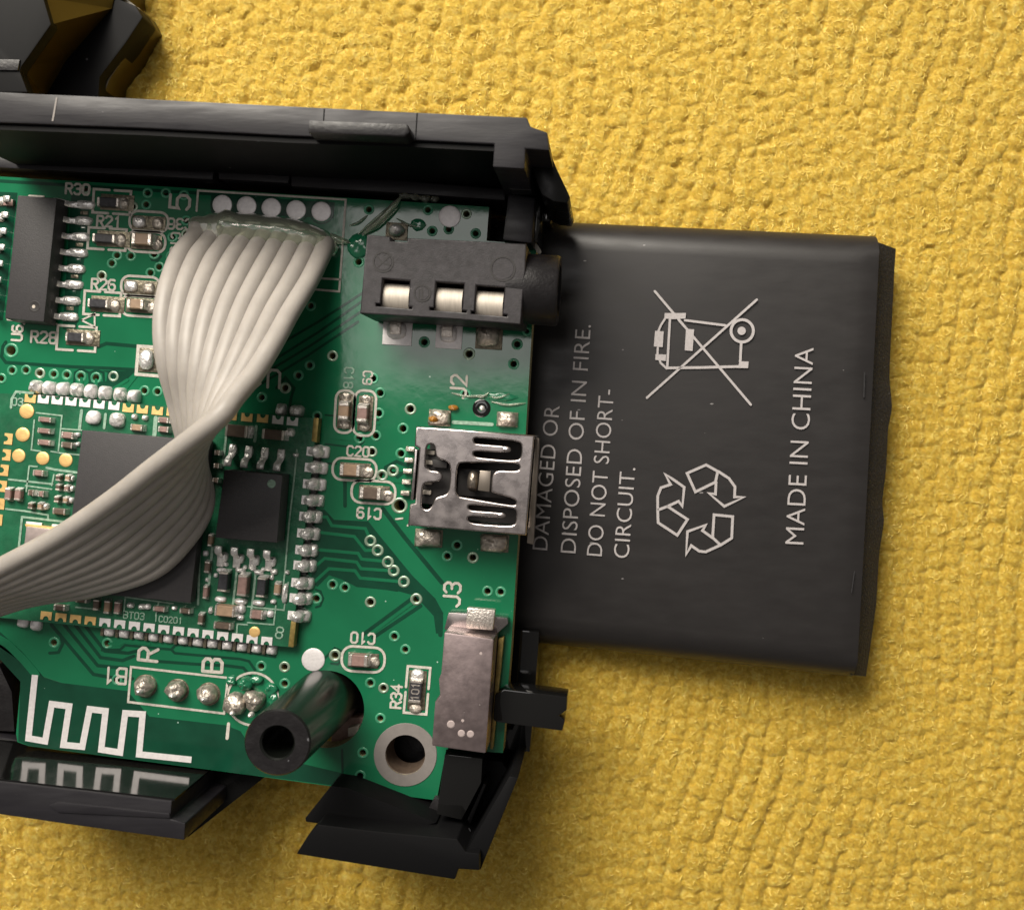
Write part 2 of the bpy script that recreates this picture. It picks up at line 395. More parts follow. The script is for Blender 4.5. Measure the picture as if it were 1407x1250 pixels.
def tube_geo(P, rad, seg=10, cap=True):
    P = [Vector(p) for p in P]; n = len(P); v = []; f = []
    up = Vector((0, 0, 1)); prev = None
    for i in range(n):
        t = (P[min(i+1, n-1)] - P[max(i-1, 0)]).normalized()
        if prev is None:
            s = t.cross(up); s = s.normalized() if s.length > 1e-4 else Vector((1, 0, 0))
        else: s = (prev - t * prev.dot(t)).normalized()
        prev = s; u = s.cross(t).normalized(); r = rad[i] if isinstance(rad, (list, tuple)) else rad
        for j in range(seg):
            a = 2 * math.pi * j / seg; v.append(P[i] + (s * math.cos(a) + u * math.sin(a)) * r)
    for i in range(n - 1):
        for j in range(seg):
            f.append([i*seg + j, i*seg + (j+1) % seg, (i+1)*seg + (j+1) % seg, (i+1)*seg + j])
    if cap: f += [list(range(seg))[::-1], [(n-1)*seg + j for j in range(seg)]]
    return v, f

def lathe(name, prof, loc, m, parent, seg=40, axis='z', rot=0.0):
    """prof: (radius, height) list"""
    v = []; f = []; n = len(prof)
    for r, h in prof:
        for j in range(seg):
            a = 2 * math.pi * j / seg
            if axis == 'z': v.append((r * math.cos(a), r * math.sin(a), h))
            else: v.append((h, r * math.cos(a), r * math.sin(a)))
    for i in range(n - 1):
        for j in range(seg): f.append([i*seg + j, i*seg + (j+1) % seg, (i+1)*seg + (j+1) % seg, (i+1)*seg + j])
    me = pymesh(name, v, f, m)
    bm = bmesh.new(); bm.from_mesh(me); bmesh.ops.recalc_face_normals(bm, faces=bm.faces)
    for fc in bm.faces: fc.smooth = True
    for e in bm.edges:
        if len(e.link_faces) == 2 and e.calc_face_angle(0) > math.radians(35): e.smooth = False
    bm.to_mesh(me); bm.free()
    o = bpy.data.objects.new(name, me); o.rotation_euler = (0, 0, rot)
    return link(o, loc, parent)

# ================================================================ TOWEL
def build_towel():
    T = thing('towel', 'yellow terry cloth towel with rows of looped pile, spread under everything', 'towel', (0, 0, -9))
    m, N, L, p = new_mat('yellow_terry_yarn')
    geo = N.new('ShaderNodeNewGeometry'); pos = geo.outputs['Position']
    def nz(sc, det, dist=0):
        q = N.new('ShaderNodeTexNoise'); q.inputs['Scale'].default_value = sc; q.inputs['Detail'].default_value = det; q.inputs['Distortion'].default_value = dist
        L.new(pos, q.inputs['Vector']); return q.outputs['Fac']
    cr = N.new('ShaderNodeValToRGB'); cr.color_ramp.elements[0].position = .30; cr.color_ramp.elements[0].color = (0.61, 0.36, 0.018, 1)
    cr.color_ramp.elements[1].position = .72; cr.color_ramp.elements[1].color = (0.92, 0.70, 0.15, 1)
    e = cr.color_ramp.elements.new(.5); e.color = (0.79, 0.515, 0.050, 1)
    L.new(nz(2.6, 6, .8), cr.inputs[0]); L.new(cr.outputs[0], p.inputs['Base Color'])
    p.inputs['Roughness'].default_value = .6; p.inputs['Sheen Weight'].default_value = .3; p.inputs['Sheen Roughness'].default_value = .4
    p.inputs['Sheen Tint'].default_value = (1, .85, .5, 1)
    b1 = N.new('ShaderNodeBump'); b1.inputs['Distance'].default_value = .20; L.new(nz(5.5, 6, 2.6), b1.inputs['Height'])
    b = N.new('ShaderNodeBump'); b.inputs['Distance'].default_value = .10; L.new(nz(16, 4, 1.6), b.inputs['Height']); L.new(b1.outputs[0], b.inputs['Normal'])
    L.new(b.outputs[0], p.inputs['Normal'])
    mr = N.new('ShaderNodeMapRange'); mr.inputs['From Min'].default_value = .56; mr.inputs['From Max'].default_value = .70
    mr.inputs['To Min'].default_value = .62; mr.inputs['To Max'].default_value = .24; L.new(nz(3.1, 3), mr.inputs['Value']); L.new(mr.outputs[0], p.inputs['Roughness'])
    p.inputs['Subsurface Weight'].default_value = .2; p.inputs['Subsurface Scale'].default_value = .4
    p.inputs['Subsurface Radius'].default_value = (1, .6, .15)
    base = mat('towel_weave', (0.50, 0.30, 0.02), .9, cvar=.2, cscale=1, bump=.1, bscale=3)
    obj('weave', [(-110, -95, -9.6), (85, -95, -9.6), (85, 90, -9.6), (-110, 90, -9.6)], [[0, 1, 2, 3]], base, T)
    # pile: a continuous nap, one soft tuft of yarn per loop, tufts in wavering ribs
    rng = np.random.default_rng(3)
    px, py = 1.46, 0.98
    ang = math.radians(-7)
    CX, CY = np.meshgrid(np.arange(-100, 80, px), np.arange(-84, 80, py)); CX = CX.ravel(); CY = CY.ravel()
    n = len(CX)
    wob = np.array([noise.noise(Vector((x * .05, y * .06, 0))) for x, y in zip(CX, CY)])
    wob2 = np.array([noise.noise(Vector((x * .07, y * .07, 9))) for x, y in zip(CX, CY)])
    col_i = np.round(CX / px).astype(int)
    X0 = CX * math.cos(ang) - CY * math.sin(ang); Y0 = CX * math.sin(ang) + CY * math.cos(ang)
    tight = np.clip((Y0 + 8) / 35, 0, 1)                     # tufts are brushed up and less ordered toward the top
    CX = CX + wob * 2.6 + rng.normal(0, 1, n) * (.07 + .11 * tight); CY = CY + rng.normal(0, .15, n) + wob2 * 1.2 + (col_i % 2) * .45
    X = CX * math.cos(ang) - CY * math.sin(ang); Y = CX * math.sin(ang) + CY * math.cos(ang)
    rx = rng.normal(.84, .06, n); ry = rng.normal(.80, .10, n) - .12 * tight
    hh = rng.normal(0, .07, n); rot = ang + rng.normal(0, 1, n) * (.18 + .35 * tight)
    lean = rng.normal(0, .16, (n, 2))
    G0 = .155; x0, x1, y0, y1 = -72, 50, -52, 50
    gx = np.arange(x0, x1, G0); gy = np.arange(y0, y1, G0); nx, ny = len(gx), len(gy)
    acc = np.full((ny, nx), 1e-6); K = 14.0; tone = np.zeros((ny, nx)); wsum = np.full((ny, nx), 1e-6)
    R_ = int(1.8 / G0); oy, ox = np.mgrid[-R_:R_ + 1, -R_:R_ + 1]; tn = rng.uniform(-1, 1, n)
    for i in np.nonzero((X > x0 - 2) & (X < x1 + 2) & (Y > y0 - 2) & (Y < y1 + 2))[0]:
        ci = int(round((X[i] - x0) / G0)); cj = int(round((Y[i] - y0) / G0))
        ix = ox + ci; iy = oy + cj; ok = (ix >= 0) & (ix < nx) & (iy >= 0) & (iy < ny)
        dxx = ix * G0 + x0 - X[i]; dyy = iy * G0 + y0 - Y[i]; c_, s_ = math.cos(rot[i]), math.sin(rot[i])
        u = (dxx * c_ + dyy * s_) / rx[i]; w_ = (-dxx * s_ + dyy * c_) / ry[i]
        # tufted profile, tilted to one side, with the groove between the two plies
        q = u * u + w_ * w_
        bmp = .72 * (1 - q ** 1.35) + hh[i] + lean[i, 0] * u + lean[i, 1] * w_ - .07 * np.exp(-(u * .8 + w_ * .6) ** 2 * 30)
        e = np.exp(K * np.clip(bmp, -2, 1.4)) * ok
        np.add.at(acc, (np.clip(iy, 0, ny - 1), np.clip(ix, 0, nx - 1)), e)
    Hm = np.log(acc) / K; Hm = np.clip(Hm, -.45, 1.3)
    def nf(sc, off):
        # smooth value noise on the grid
        from_ = np.random.default_rng(off); m_ = int(max(nx, ny) * G0 * sc) + 3; r_ = from_.uniform(-1, 1, (m_, m_))
        fx = (gx - x0) * sc; fy = (gy - y0) * sc; ixx = fx.astype(int); iyy = fy.astype(int); tx = fx - ixx; ty = fy - iyy
        tx = tx * tx * (3 - 2 * tx); ty = ty * ty * (3 - 2 * ty)
        A = r_[np.ix_(iyy, ixx)]; B = r_[np.ix_(iyy, ixx + 1)]; C_ = r_[np.ix_(iyy + 1, ixx)]; D = r_[np.ix_(iyy + 1, ixx + 1)]
        return (A * (1 - tx) + B * tx) * (1 - ty)[:, None] + (C_ * (1 - tx) + D * tx) * ty[:, None]
    Hm = Hm + nf(1.3, 1) * .06 + nf(2.9, 2) * .10 + nf(5.4, 8) * .11 + nf(.12, 3) * .22
    Zm = -8.20 + Hm * .34
    XX, YY = np.meshgrid(gx, gy)
    V = np.stack([XX + nf(1.7, 5) * .12, YY + nf(1.7, 6) * .12, Zm], -1).reshape(-1, 3)
    j, i = np.mgrid[0:ny - 1, 0:nx - 1]; a0 = (j * nx + i).ravel()
    QD = np.stack([a0, a0 + 1, a0 + nx + 1, a0 + nx], 1)
    me = bpy.data.meshes.new('pile'); me.vertices.add(len(V)); me.vertices.foreach_set('co', V.ravel())
    me.loops.add(QD.size); me.loops.foreach_set('vertex_index', QD.ravel())
    me.polygons.add(len(QD)); me.polygons.foreach_set('loop_start', np.arange(len(QD)) * 4); me.polygons.foreach_set('loop_total', np.full(len(QD), 4))
    me.polygons.foreach_set('use_smooth', np.ones(len(QD), bool))
    me.update(calc_edges=True); me.materials.append(m)
    o = link(bpy.data.objects.new('pile', me), (0, 0, 0), T); o['kind'] = 'stuff'
    # loose fibres that catch the light
    FV = []; FF = []; NFB = 60000
    fx = rng.uniform(x0 + 6, x1 - 4, NFB); fy = rng.uniform(y0 + 4, y1 - 4, NFB)
    keep = rng.uniform(0, 1, NFB) < (.35 + .65 * np.clip((fy + 20) / 45, 0, 1)); fx = fx[keep]; fy = fy[keep]; NFB = len(fx)
    def zat(x, y): return Zm[np.clip(((y - y0) / G0).astype(int), 0, ny - 1), np.clip(((x - x0) / G0).astype(int), 0, nx - 1)]
    a_ = rng.uniform(0, 6.283, NFB); l_ = rng.uniform(.15, .75, NFB); cv = rng.normal(0, .8, NFB); K4 = 4
    P = []
    cxp, cyp, aa = fx.copy(), fy.copy(), a_.copy()
    for k in range(K4):
        P.append(np.stack([cxp, cyp, zat(cxp, cyp) + .015 + .05 * math.sin(math.pi * k / (K4 - 1)) + rng.uniform(0, .04, NFB)], 1))
        cxp = cxp + np.cos(aa) * l_ / K4; cyp = cyp + np.sin(aa) * l_ / K4; aa = aa + cv
    r_ = .022
    verts = []
    for k in range(K4):
        side = np.stack([-np.sin(a_ + cv * k), np.cos(a_ + cv * k), np.zeros(NFB)], 1) * r_
        verts += [P[k] - side, P[k] + np.array([0, 0, r_ * 1.3]), P[k] + side]
    VV = np.stack(verts, 1).reshape(-1, 3); per = K4 * 3; qd = []
    for k in range(K4 - 1):
        for c in range(2): qd.append([k*3 + c, k*3 + c + 1, (k+1)*3 + c + 1, (k+1)*3 + c])
    QF = (np.array(qd)[None] + (np.arange(NFB) * per)[:, None, None]).reshape(-1, 4)
    me = bpy.data.meshes.new('loose_fibres'); me.vertices.add(len(VV)); me.vertices.foreach_set('co', VV.ravel())
    me.loops.add(QF.size); me.loops.foreach_set('vertex_index', QF.ravel())
    me.polygons.add(len(QF)); me.polygons.foreach_set('loop_start', np.arange(len(QF)) * 4); me.polygons.foreach_set('loop_total', np.full(len(QF), 4))
    me.polygons.foreach_set('use_smooth', np.ones(len(QF), bool)); me.update(calc_edges=True)
    fm = mat('glossy_yellow_fibre', (0.95, 0.74, 0.18), .25); me.materials.append(fm)
    f = link(bpy.data.objects.new('loose_fibres', me), (0, 0, 0), T); f['kind'] = 'stuff'
build_towel()

# ================================================================ CIRCUIT BOARD
PCB = thing('circuit_board', 'green circuit board crowded with soldered chips, sockets and white markings, seated in the black case', 'circuit board', W(350, 650, 0)[:2] + (-1.6,))
vias = [(118,259,4),(203,265,4),(228,265,4),(253,268,4),(201,281,4),(183,284,3.5),(161,351,4),(180,352,4),(212,349,4.5),(154,362,4),(140,379,4),
 (219,367,4),(207,375,4),(237,326,4),(256,303,4),(256,322,4),(235,352,4),(2,520,4),(17,509,4),(36,508.5,4),(55,512.6,4),(74,514,4),(92,515,4),
 (111,517,4.5),(132,519,4.5),(156,517,4),(198.6,536.8,4),(216.6,538,4),(427,420,4),(404,429,4),(457,489,4.3),(425.6,501.7,4),(410,515.6,4),
 (365.6,483,4),(493,360,4.3),(392,533,4.5),(360,546,4),(435.7,571.7,4),(507,288,4),(588,288.6,4),(641,294,4),(616.6,315,4),(594,317.6,4),
 (653.6,321,4),(583,470,4.5),(644.7,486,5),(710.6,473,4.5),(705.6,500,4.5),(512.8,520,4.5),(522.5,540,4.5),(564,562,4.7),(520.7,567.8,4.5),
 (554,588.8,4.7),(494,602,4.5),(516.6,598.5,4.3),(511,620.6,4.3),(551,623,4.5),(639.7,541.7,4.5),(628,748.8,4.5),(614.7,764,4.3),(649.7,765.8,4.5),
 (670,812,4.3),(688,813,4.3),(457,803,4.3),(474,807,4.3),(509,827,4.5),(435,822,4.5),(542,874,4.3),(557,892,4),(509,938,4.3),(527,945,4),
 (522.7,986.6,4.2),(498.5,1034,4.5),(495,1065.5,4.5),(359,915,4.3),(391,916,4.3),(391.4,939,4.3),(74.4,882.4,4.3),(147.5,883.5,4.3),(160.8,933.6,4.3),
 (670,470,3.4),(724,455,3.2)]
ringed = [(509,743,4.3),(519,756,4.3),(533,772,4.3),(541,784,4.3),(555,799,4.3),(572,823,4.3),(460.5,900,4.6),(540,646.6,4.3),(525,653,4.2)]
big = [(15.6,481.6,6.5),(549,694.4,7.5)]
outline = [(-60,239),(300,261),(500,273.5),(672,284.5),(668.5,331),(737,336.5),(731,450),(722,600),(712,740),(703,880),(691,1034),(613,1029),
 (600,1099),(420,1075),(345,1064.5),(200,1045.5),(40,1024.5),(24,1019),(22,1008),(28.5,938),(28,934),(-8,886),(-60,850)]
def board_outline(z): return [W(x, y, z)[:2] for x, y in outline]
holes = [circ(x, y, r, n=12) for x, y, r in vias + ringed] + [circ(x, y, r, n=16) for x, y, r in big]
holes += [circ(449, 974, 51.5, n=48, sq=1.03), circ(557, 1036.5, 27.5, n=36)]
curve_prism('board', board_outline(0), holes, 0.0, -1.6, [M['pour'], M['edge']], PCB, side_mat=True)

# ---- darker mask where there is no copper
class DK(MB):
    n = 0
    def strip(s, pts, w, z, th=.03, closed=False, caps=True, mi=0):
        DK.n += 1; MB.strip(s, pts, w, .006 + .0005 * DK.n, th, closed, caps, mi)
    def poly(s, pts, z, th=.02, mi=0):
        DK.n += 1; MB.poly(s, pts, .006 + .0005 * DK.n, th, mi)
dk = DK(); Z1 = .012; TH = .02
dk.poly([(-60,243),(300,265),(380,269.5),(380,273.5),(300,269.5),(-60,247.5)], Z1)
def dline(pts, w): dk.strip(pts, w, Z1, TH)
dk.poly([(98,268),(128,270),(124,282),(104,460),(86,452)], Z1 + .001)
dk.poly([(-30,262),(24,265),(4,440),(-30,440)], Z1 + .002)
dline([(134,477),(146,472),(190,476)], 5)
dline([(8,470),(4,476),(2,490),(8,498),(100,504),(150,506),(188,508)], 4.5)
dline([(102,525),(103,512),(112,507),(122,512),(124,527)], 3.2)
dline([(123,529),(124,512),(132,508),(142,512),(143,530)], 3.2)
dk.poly([(140,509),(186,510),(160,535),(118,531),(122,525),(146,524),(148,512)], Z1 + .001)
dline([(206,350),(209,357),(216,358),(221,352)], 4)
dk.poly([(290,268),(460,278),(458,300),(290,292)], Z1 + .001)
dk.poly([(500,712),(528,697),(612,798),(700,905),(688,905),(606,806),(522,704)], Z1 + .003) if False else None
dline([(526,699),(556,738),(607,800)], 6)
dk.poly([(430,700),(446,700),(459,714),(506,716),(520,734),(566,790),(598,822),(609,842),(606,870),(599,870),(596,846),(570,818),(548,812),(490,806),(470,796),(452,790),(436,806),(428,800)], Z1 + .002)
dline([(596,838),(606,848),(605,872)], 6)
dline([(566,822),(498,872)], 5); dline([(578,832),(512,876)], 5)
dline([(470,790),(486,802),(546,811)], 3)
dline([(434,810),(440,812),(444,822),(440,832),(434,834)], 3)
dline([(527,660),(530,642),(545,634),(560,640)], 5); dline([(546,655),(552,650),(572,640)], 5)
dline([(474,660),(474,695)], 5); dline([(447,570),(520,577)], 2.5); dline([(447,610),(492,615),(500,606)], 2.5); dline([(447,636),(462,637)], 2.5)
dline([(380,533),(392,519),(404,533),(400,546),(397,565)], 4)
for k, (a, b) in enumerate((((505,398),(362,486)), ((500,412),(368,500)), ((496,428),(352,520)), ((492,442),(346,535)))):
    dline([a, ((a[0]+b[0])/2+4, (a[1]+b[1])/2), b], 3.4)
dk.poly([(-60,848),(0,868),(30,895),(60,930),(85,938),(175,949),(205,984),(310,996),(330,1004),(348,1030),(420,1050),(471,1062),(470,1080),(345,1064),(40,1024),(25,1018),(28,936),(-60,840)], Z1 + .002)
dline([(68,897),(80,896),(86,884),(84,874),(70,858)], 4)
for q in ([(72,860),(128,926),(150,930),(182,932)], [(88,858),(134,914),(176,918)], [(103,858),(138,903),(168,907),(184,901)], [(118,861),(144,894),(176,897),(192,893)]): dline(q, 4.5)
dline([(140,893),(165,892),(172,886),(235,892),(242,885),(300,890),(378,902)], 3.4)
dline([(214,908),(268,912),(310,914),(334,917),(344,928)], 4); dline([(236,893),(240,897),(330,905),(342,908),(350,920)], 3.4)
dline([(470,1030),(471,1080)], 3)
dline([(445,905),(452,898),(460,890),(469,894)], 3); dline([(455,911),(464,912),(469,907)], 3)
dk.build('mask_gap', M['gap'], PCB)['kind'] = 'stuff'

# ---- traces (raised copper under the mask)
trs = [[(442,710),(449,710),(456,722),(502,726),(507,737)], [(438,731),(487,737),(502,756),(515,756)], [(437,755),(492,760),(497,768),(529,771)],
 [(433,778),(446,767),(490,772),(496,781),(537,784)], [(431,800),(452,781),(488,784),(495,794),(551,799)], [(568,827),(505,874)],
 [(540,646),(556,646)], [(527,655),(535,661),(560,662)], [(112,520),(112,530)], [(132,522),(132,532)], [(150,884),(164,885),(172,880),(205,884)],
 [(175,522),(154,535)], [(190,512),(172,535)], [(-20,868),(10,884),(33,907),(49,926)]]
for i, q in enumerate(trs):
    mb = MB(); mb.strip(q, 4.2 if i < 13 else 11, .036, .03); mb.build('copper_trace', M['pour'], PCB)
for a, b in (((447,575),(520,582)), ((452,600),(492,605)), ((447,641),(460,643))):
    mb = MB(); mb.strip([a, b], 4, .034, .03); mb.build('copper_trace', M['pour'], PCB)

# ---- antenna of bare tinned copper
ant = MB()
ant.strip([(48,927),(39,1014),(62,1018),(71,967),(95,970),(87,1023),(113,1025.5),(123,974),(145,976.5),(139,1029.5),(165,1033.5),(172,979.5),(196,981),(191,1036),(263,1043.5)], 8.5, .055, .05, caps=False)
ant.build('antenna', M['tin'], PCB)['label'] = 'zigzag bare metal antenna trace at the lower edge of the board'

# ---- via rings, pads
def ring_mesh(r0, r1, z, m):
    key = ('ring', r0, r1, z, m.name)
    if key in _c: return _c[key]
    n = 20; v = []
    prof = [(r0, -.3), (r0, z), (r1 - .02, z), (r1 + .01, 0.0)]
    for r, h in prof:
        for j in range(n): v.append((r * math.cos(2*math.pi*j/n), r * math.sin(2*math.pi*j/n), h))
    f = [[i*n + j, (i+1)*n + j, (i+1)*n + (j+1) % n, i*n + (j+1) % n] for i in range(3) for j in range(n)]
    me = pymesh('ring', v, f, m, smooth=True); _c[key] = me; return me
M['viaring'] = mat('mask_over_via_ring', (0.055, 0.27, 0.15), .25, cvar=.3, cscale=1.5, bump=.03, bscale=3)
M['viatin'] = mat('greenish_bare_ring', (0.30, 0.40, 0.30), .35, metal=.5)
for i, (x, y, r) in enumerate(vias):
    place('via', ring_mesh(r / S, (r + 3.2) / S, .035, M['viaring'] if i % 5 else M['viatin']), x, y, 0, PCB)
for x, y, r in ringed: place('via', ring_mesh(r / S, (r + 4.0) / S, .045, M['viatin']), x, y, 0, PCB)
for x, y, r in big: place('via', ring_mesh(r / S, (r + 3.5) / S, .035, M['viaring'] if x < 100 else M['viatin']), x, y, 0, PCB)
def disc_mesh(r, h, m, n=28, dome=.02):
    key = ('disc', round(r, 3), h, m.name)
    if key in _c: return _c[key]
    v = [(0, 0, h)]; f = []
    for rr, z in ((r * .6, h - dome * .3), (r * .93, h - dome), (r, h - .035), (r, -.02)):
        for j in range(n): v.append((rr * math.cos(2*math.pi*j/n), rr * math.sin(2*math.pi*j/n), z))
    f += [[0, 1 + j, 1 + (j+1) % n] for j in range(n)]
    for i in range(3):
        a, b = 1 + i*n, 1 + (i+1)*n; f += [[a + j, b + j, b + (j+1) % n, a + (j+1) % n] for j in range(n)]
    me = pymesh('disc', v, f, m, smooth=True); _c[key] = me; return me
for x, y in ((305.6,281.6),(339,283.4),(373,285.9),(407,288.8),(441.7,290.9)):
    place('round_pad', disc_mesh(13.6 / S, .07, M['tin']), x, y, 0, PCB)
    mb = MB(); mb.strip([(x + 16.3*math.cos(t*math.pi/10), y + 16.3*math.sin(t*math.pi/10)) for t in range(20)], 1.6, .03, .02, True)
    mb.build('pad_clearance', M['gap'], PCB)
place('fiducial_pad', disc_mesh(15.2 / S, .06, M['tin']), 618, 297.7, 0, PCB)
place('fiducial_pad', disc_mesh(16 / S, .06, M['tin']), 430.5, 906, 0, PCB)
lathe('mounting_ring_pad', [(27.5/S, -.4), (27.5/S, .05), (43/S, .05), (43.6/S, 0)], W(557, 1036.5, 0), M['ringpad'], PCB)
lathe('hole_plating', [(27.6/S, -.05), (26.6/S, -.1), (26.2/S, -1.6), (24.5/S, -2.2)], W(557, 1036.5, 0), M['browncer'], PCB)
place('test_pin', blob_mesh(.22, .22, .25, M['solder']), 662.5, 560.5, -.1, PCB)
lathe('pin_well', [(4/S, .02), (6/S, .03), (11/S, .03), (12.5/S, .0)], W(661.7, 561, 0), M['gloss'], PCB)

# ---- silkscreen
def silk_shape(strips, w=3.4, name='silkscreen_outline', m=None):
    mb = MB()
    for s in strips:
        pts, closed = s
        mb.strip(pts, w, .045, .03, closed)
    return mb.build(name, m or M['silk'], PCB)
def quad(a, b, c, d): return [a, b, c, d]
def box_split(cx, cy, w, h, a=3.6, g=5):     # rectangle with two gaps mid top and mid bottom, as drawn round a resistor
    r = rect(cx, cy, w, h, a); A, B, C, D = r
    def lerp(p, q, t): return (p[0] + (q[0]-p[0])*t, p[1] + (q[1]-p[1])*t)
    if w > h: return [([lerp(A,B,.42), A, D, lerp(D,C,.42)], False), ([lerp(A,B,.56), B, C, lerp(D,C,.56)], False)]
    return [([lerp(A,D,.45), A, B, lerp(B,C,.45)], False), ([lerp(A,D,.56), D, C, lerp(B,C,.56)], False)]
silk_shape(box_split(153.5, 277.5, 51, 32)); silk_shape(box_split(147, 328.5, 52, 29)); silk_shape(box_split(140.5, 417, 50, 32)); silk_shape(box_split(105, 465, 53, 33))
silk_shape(box_split(573, 948, 31, 64, 5))
silk_shape([([(225,478),(190,475.5),(187,514),(222,517)], False)], 4.4)
for c in ((204.5,304.5,53,27),(200.5,332.5,53,28),(193,393.5,53,27),(193,420.5,53,28),(487,645,60,30),(513,676,60,31),(499,905.5,59,34)):
    silk_shape([(rrect(c[0], c[1], c[2], c[3], c[3] * .42), True)])
for c in ((473.5,565.5,26,58),(501,567.5,29,62)): silk_shape([(rrect(c[0], c[1], c[2], c[3], 11), True)])
silk_shape([([(270,290),(272,262),(475,274.5),(466,400.5),(412,396)], False), ([(425,381.5),(467,384)], False)], 2.8)
silk_shape([([(180,916),(313,931),(308,980),(176,964)], True)], 3)
silk_shape([([(347 + 35*math.cos(t*math.pi/18), 960 + 36*math.sin(t*math.pi/18)) for t in range(36)], True)], 3.2)
silk_shape([([(314,994),(312,1014)], False)], 4.4)
silk_shape([([(40,269),(60,270)], False), ([(10,439),(30,441),(33,445),(36,441),(62,443.5),(78,445)], False), ([(112,440),(130,449),(130,431),(112,440)], False)], 2.4)
silk_shape([([(623,580),(676,583)], False)], 5, m=M['silk_dim'])
silk_shape([([(544,713),(553,712)], False), ([(566,716),(560,722)], False)], 2.5)
silk_shape([([(724,334),(736,338),(741,346)], False)], 6)
def silk_text(t, cx, cy, h, a, w=3.0, adv=5.6, aspect=.9, m=None):
    mb = MB(); stroke_text(mb, t, cx, cy, h, a, w, adv=adv, aspect=aspect); o = mb.build('silkscreen_text', m or M['silk'], PCB); return o
silk_text('R30', 106.5, 260, 14, 3.6); silk_text('R21', 149.5, 304.5, 14, 3.6); silk_text('R26', 142, 391, 14, 3.6); silk_text('R28', 60, 463.5, 15, 3.6)
silk_text('U6', 23.5, 457.5, 14, -86); silk_text('5', 247, 278, 27, -86, 4, aspect=1.05)
silk_text('C36', 247, 308, 14, 183, 2.8); silk_text('C13', 241, 334, 12, 94, 2.6)
silk_text('U1', 365, 520, 24, 183, 3.6, aspect=1.0); silk_text('C19', 507, 705, 14, 184); silk_text('C20', 492, 620, 13, 3.6, 2.6, m=M['silk'])
silk_text('C10', 498.5, 876.5, 14, 184); silk_text('R34', 544.5, 956.5, 14, -86, adv=5.4); silk_text('J3', 621, 816.5, 22, -86, 3.6)
silk_text('J2', 630, 531, 21, -86, 3.4); silk_text('B1', 158, 928, 21, 184, 3.4); silk_text('R', 203.5, 899, 26, -84, 4.2, aspect=.95); silk_text('B', 292, 914, 26, -86, 4.4, aspect=1.0)
silk_text('C18', 479, 519, 12, 94, 2.2, m=M['silk_dim']); silk_text('C9', 505, 519, 12, 94, 2.2)

# ---- resistors, capacitors, bare pads on the main board
def pads_under(cx, cy, w, d, axis='x', m=None, parent=None, z=0):
    box('solder_pad', cx, cy, w, d, z, .05, m or M['padbrown'], parent or PCB, bev=.02)
for (bx, by, bw, bd, pxx, pyy) in ((148,277.5,31,13,170,279.5),(142,327,32,12,166,330),(134,416.5,29,12,158,420),(102,463,26,12.5,122,465)):
    pads_under((bx + pxx) / 2 + 2, (by + pyy) / 2, 46, 22)
    chipcomp('chip_resistor', bx, by, bw, bd, .5, M['resist'], PCB)
    blob('solder_joint', pxx, pyy, 8, 9, .22, M['dull_solder'], PCB, .04, int(bx))
for (x1, y1, x2, y2) in ((192,305.5,217,307.5),(181,393.5,205,396)):
    pads_under((x1+x2)/2, (y1+y2)/2, 46, 19, m=M['padbrown'])
    blob('solder_joint', x1, y1, 9, 8, .3, M['solder'], PCB, .04, int(x1), flat=.7); blob('solder_joint', x2, y2, 8, 8, .25, M['dull_solder'], PCB, .04, int(x2), flat=.7)
for (bx, by, bw, bd, bm, hx, hy, px_, py_, rot) in ((194,328,28,16,'tan',201,333,216,336,'x'),(185.5,417.5,24,13.5,'tan',194,420,209,423,'x'),
     (480.5,646,28.5,16,'tan',488,646,506,649,'x'),(508.5,678,30,16,'browncer',514,677,533,681,'x'),(491.5,908,27,16,'pinkish',499,907,514,909,'x')):
    pads_under(hx, hy, 42, 20); chipcomp('chip_capacitor', bx, by, bw, bd, .75, M[bm], PCB, axis=rot, ec=.3)
    blob('solder_joint', px_, py_, 8, 8, .2, M['dull_solder'], PCB, .04, int(bx))
for (bx, by, bm, hx, hy) in ((471.5,564.5,'tan',474,565),(497,568,'pinkish',502,568)):
    pads_under(hx, hy, 20, 48); chipcomp('chip_capacitor', bx, by, 14.5, 24, .75, M[bm], PCB, axis='y', ec=.3)
    blob('solder_joint', hx + 1, hy - 20, 8, 6, .2, M['dull_solder'], PCB, .04, int(bx)); blob('solder_joint', hx - 1, hy + 19, 8, 6, .2, M['dull_solder'], PCB, .04, int(bx) + 1)
pads_under(573, 948, 24, 54); r34 = chipcomp('chip_resistor', 570.5, 950, 17, 32, .5, M['resist'], PCB, axis='y', rot=-5); r34['label'] = 'resistor with tiny printed digits'
mb = MB(); stroke_text(mb, '101', 570.5, 950, 10, -86, 1.6, z=.52); mb.build('resistor_marking', M['endcap'], PCB)
blob('solder_joint', 574, 927, 9, 8, .35, M['solder'], PCB, .04, 3, flat=.7); blob('solder_joint', 571, 973, 9, 7, .2, M['dull_solder'], PCB, .04, 4)
pads_under(204, 495, 26, 33); blob('solder_joint', 202, 494, 10, 14, .45, M['solder'], PCB, .04, 9, flat=.7)
for i, (x, y) in enumerate(((200,942),(244,948),(287,953))):
    place('wire_pad', disc_mesh(16 / S, .04, M['padbrown']), x, y, 0, PCB)
    blob('solder_joint', x, y, 14.5, 14, .95, M['dull_solder'], PCB, .02, 20 + i, lump=.25)
    blob('wire_stub', x - 2, y + 4, 6.5, 4.2, .95, M['solder'], PCB, .35, 30 + i)
for i, (x, y, r) in enumerate(((325,966,16),(351,960,15),(338,938,10))): blob('solder_joint', x, y, r, r * .95, .9 - .2 * (i == 2), M['dull_solder'] if i < 2 else M['fluxfilm'], PCB, .02, 40 + i, lump=.4)
for x, y in ((321,978),(346,981)): blob('wire_stub', x, y, 4.2, 4, .5, M['solder'], PCB, .55, 50)
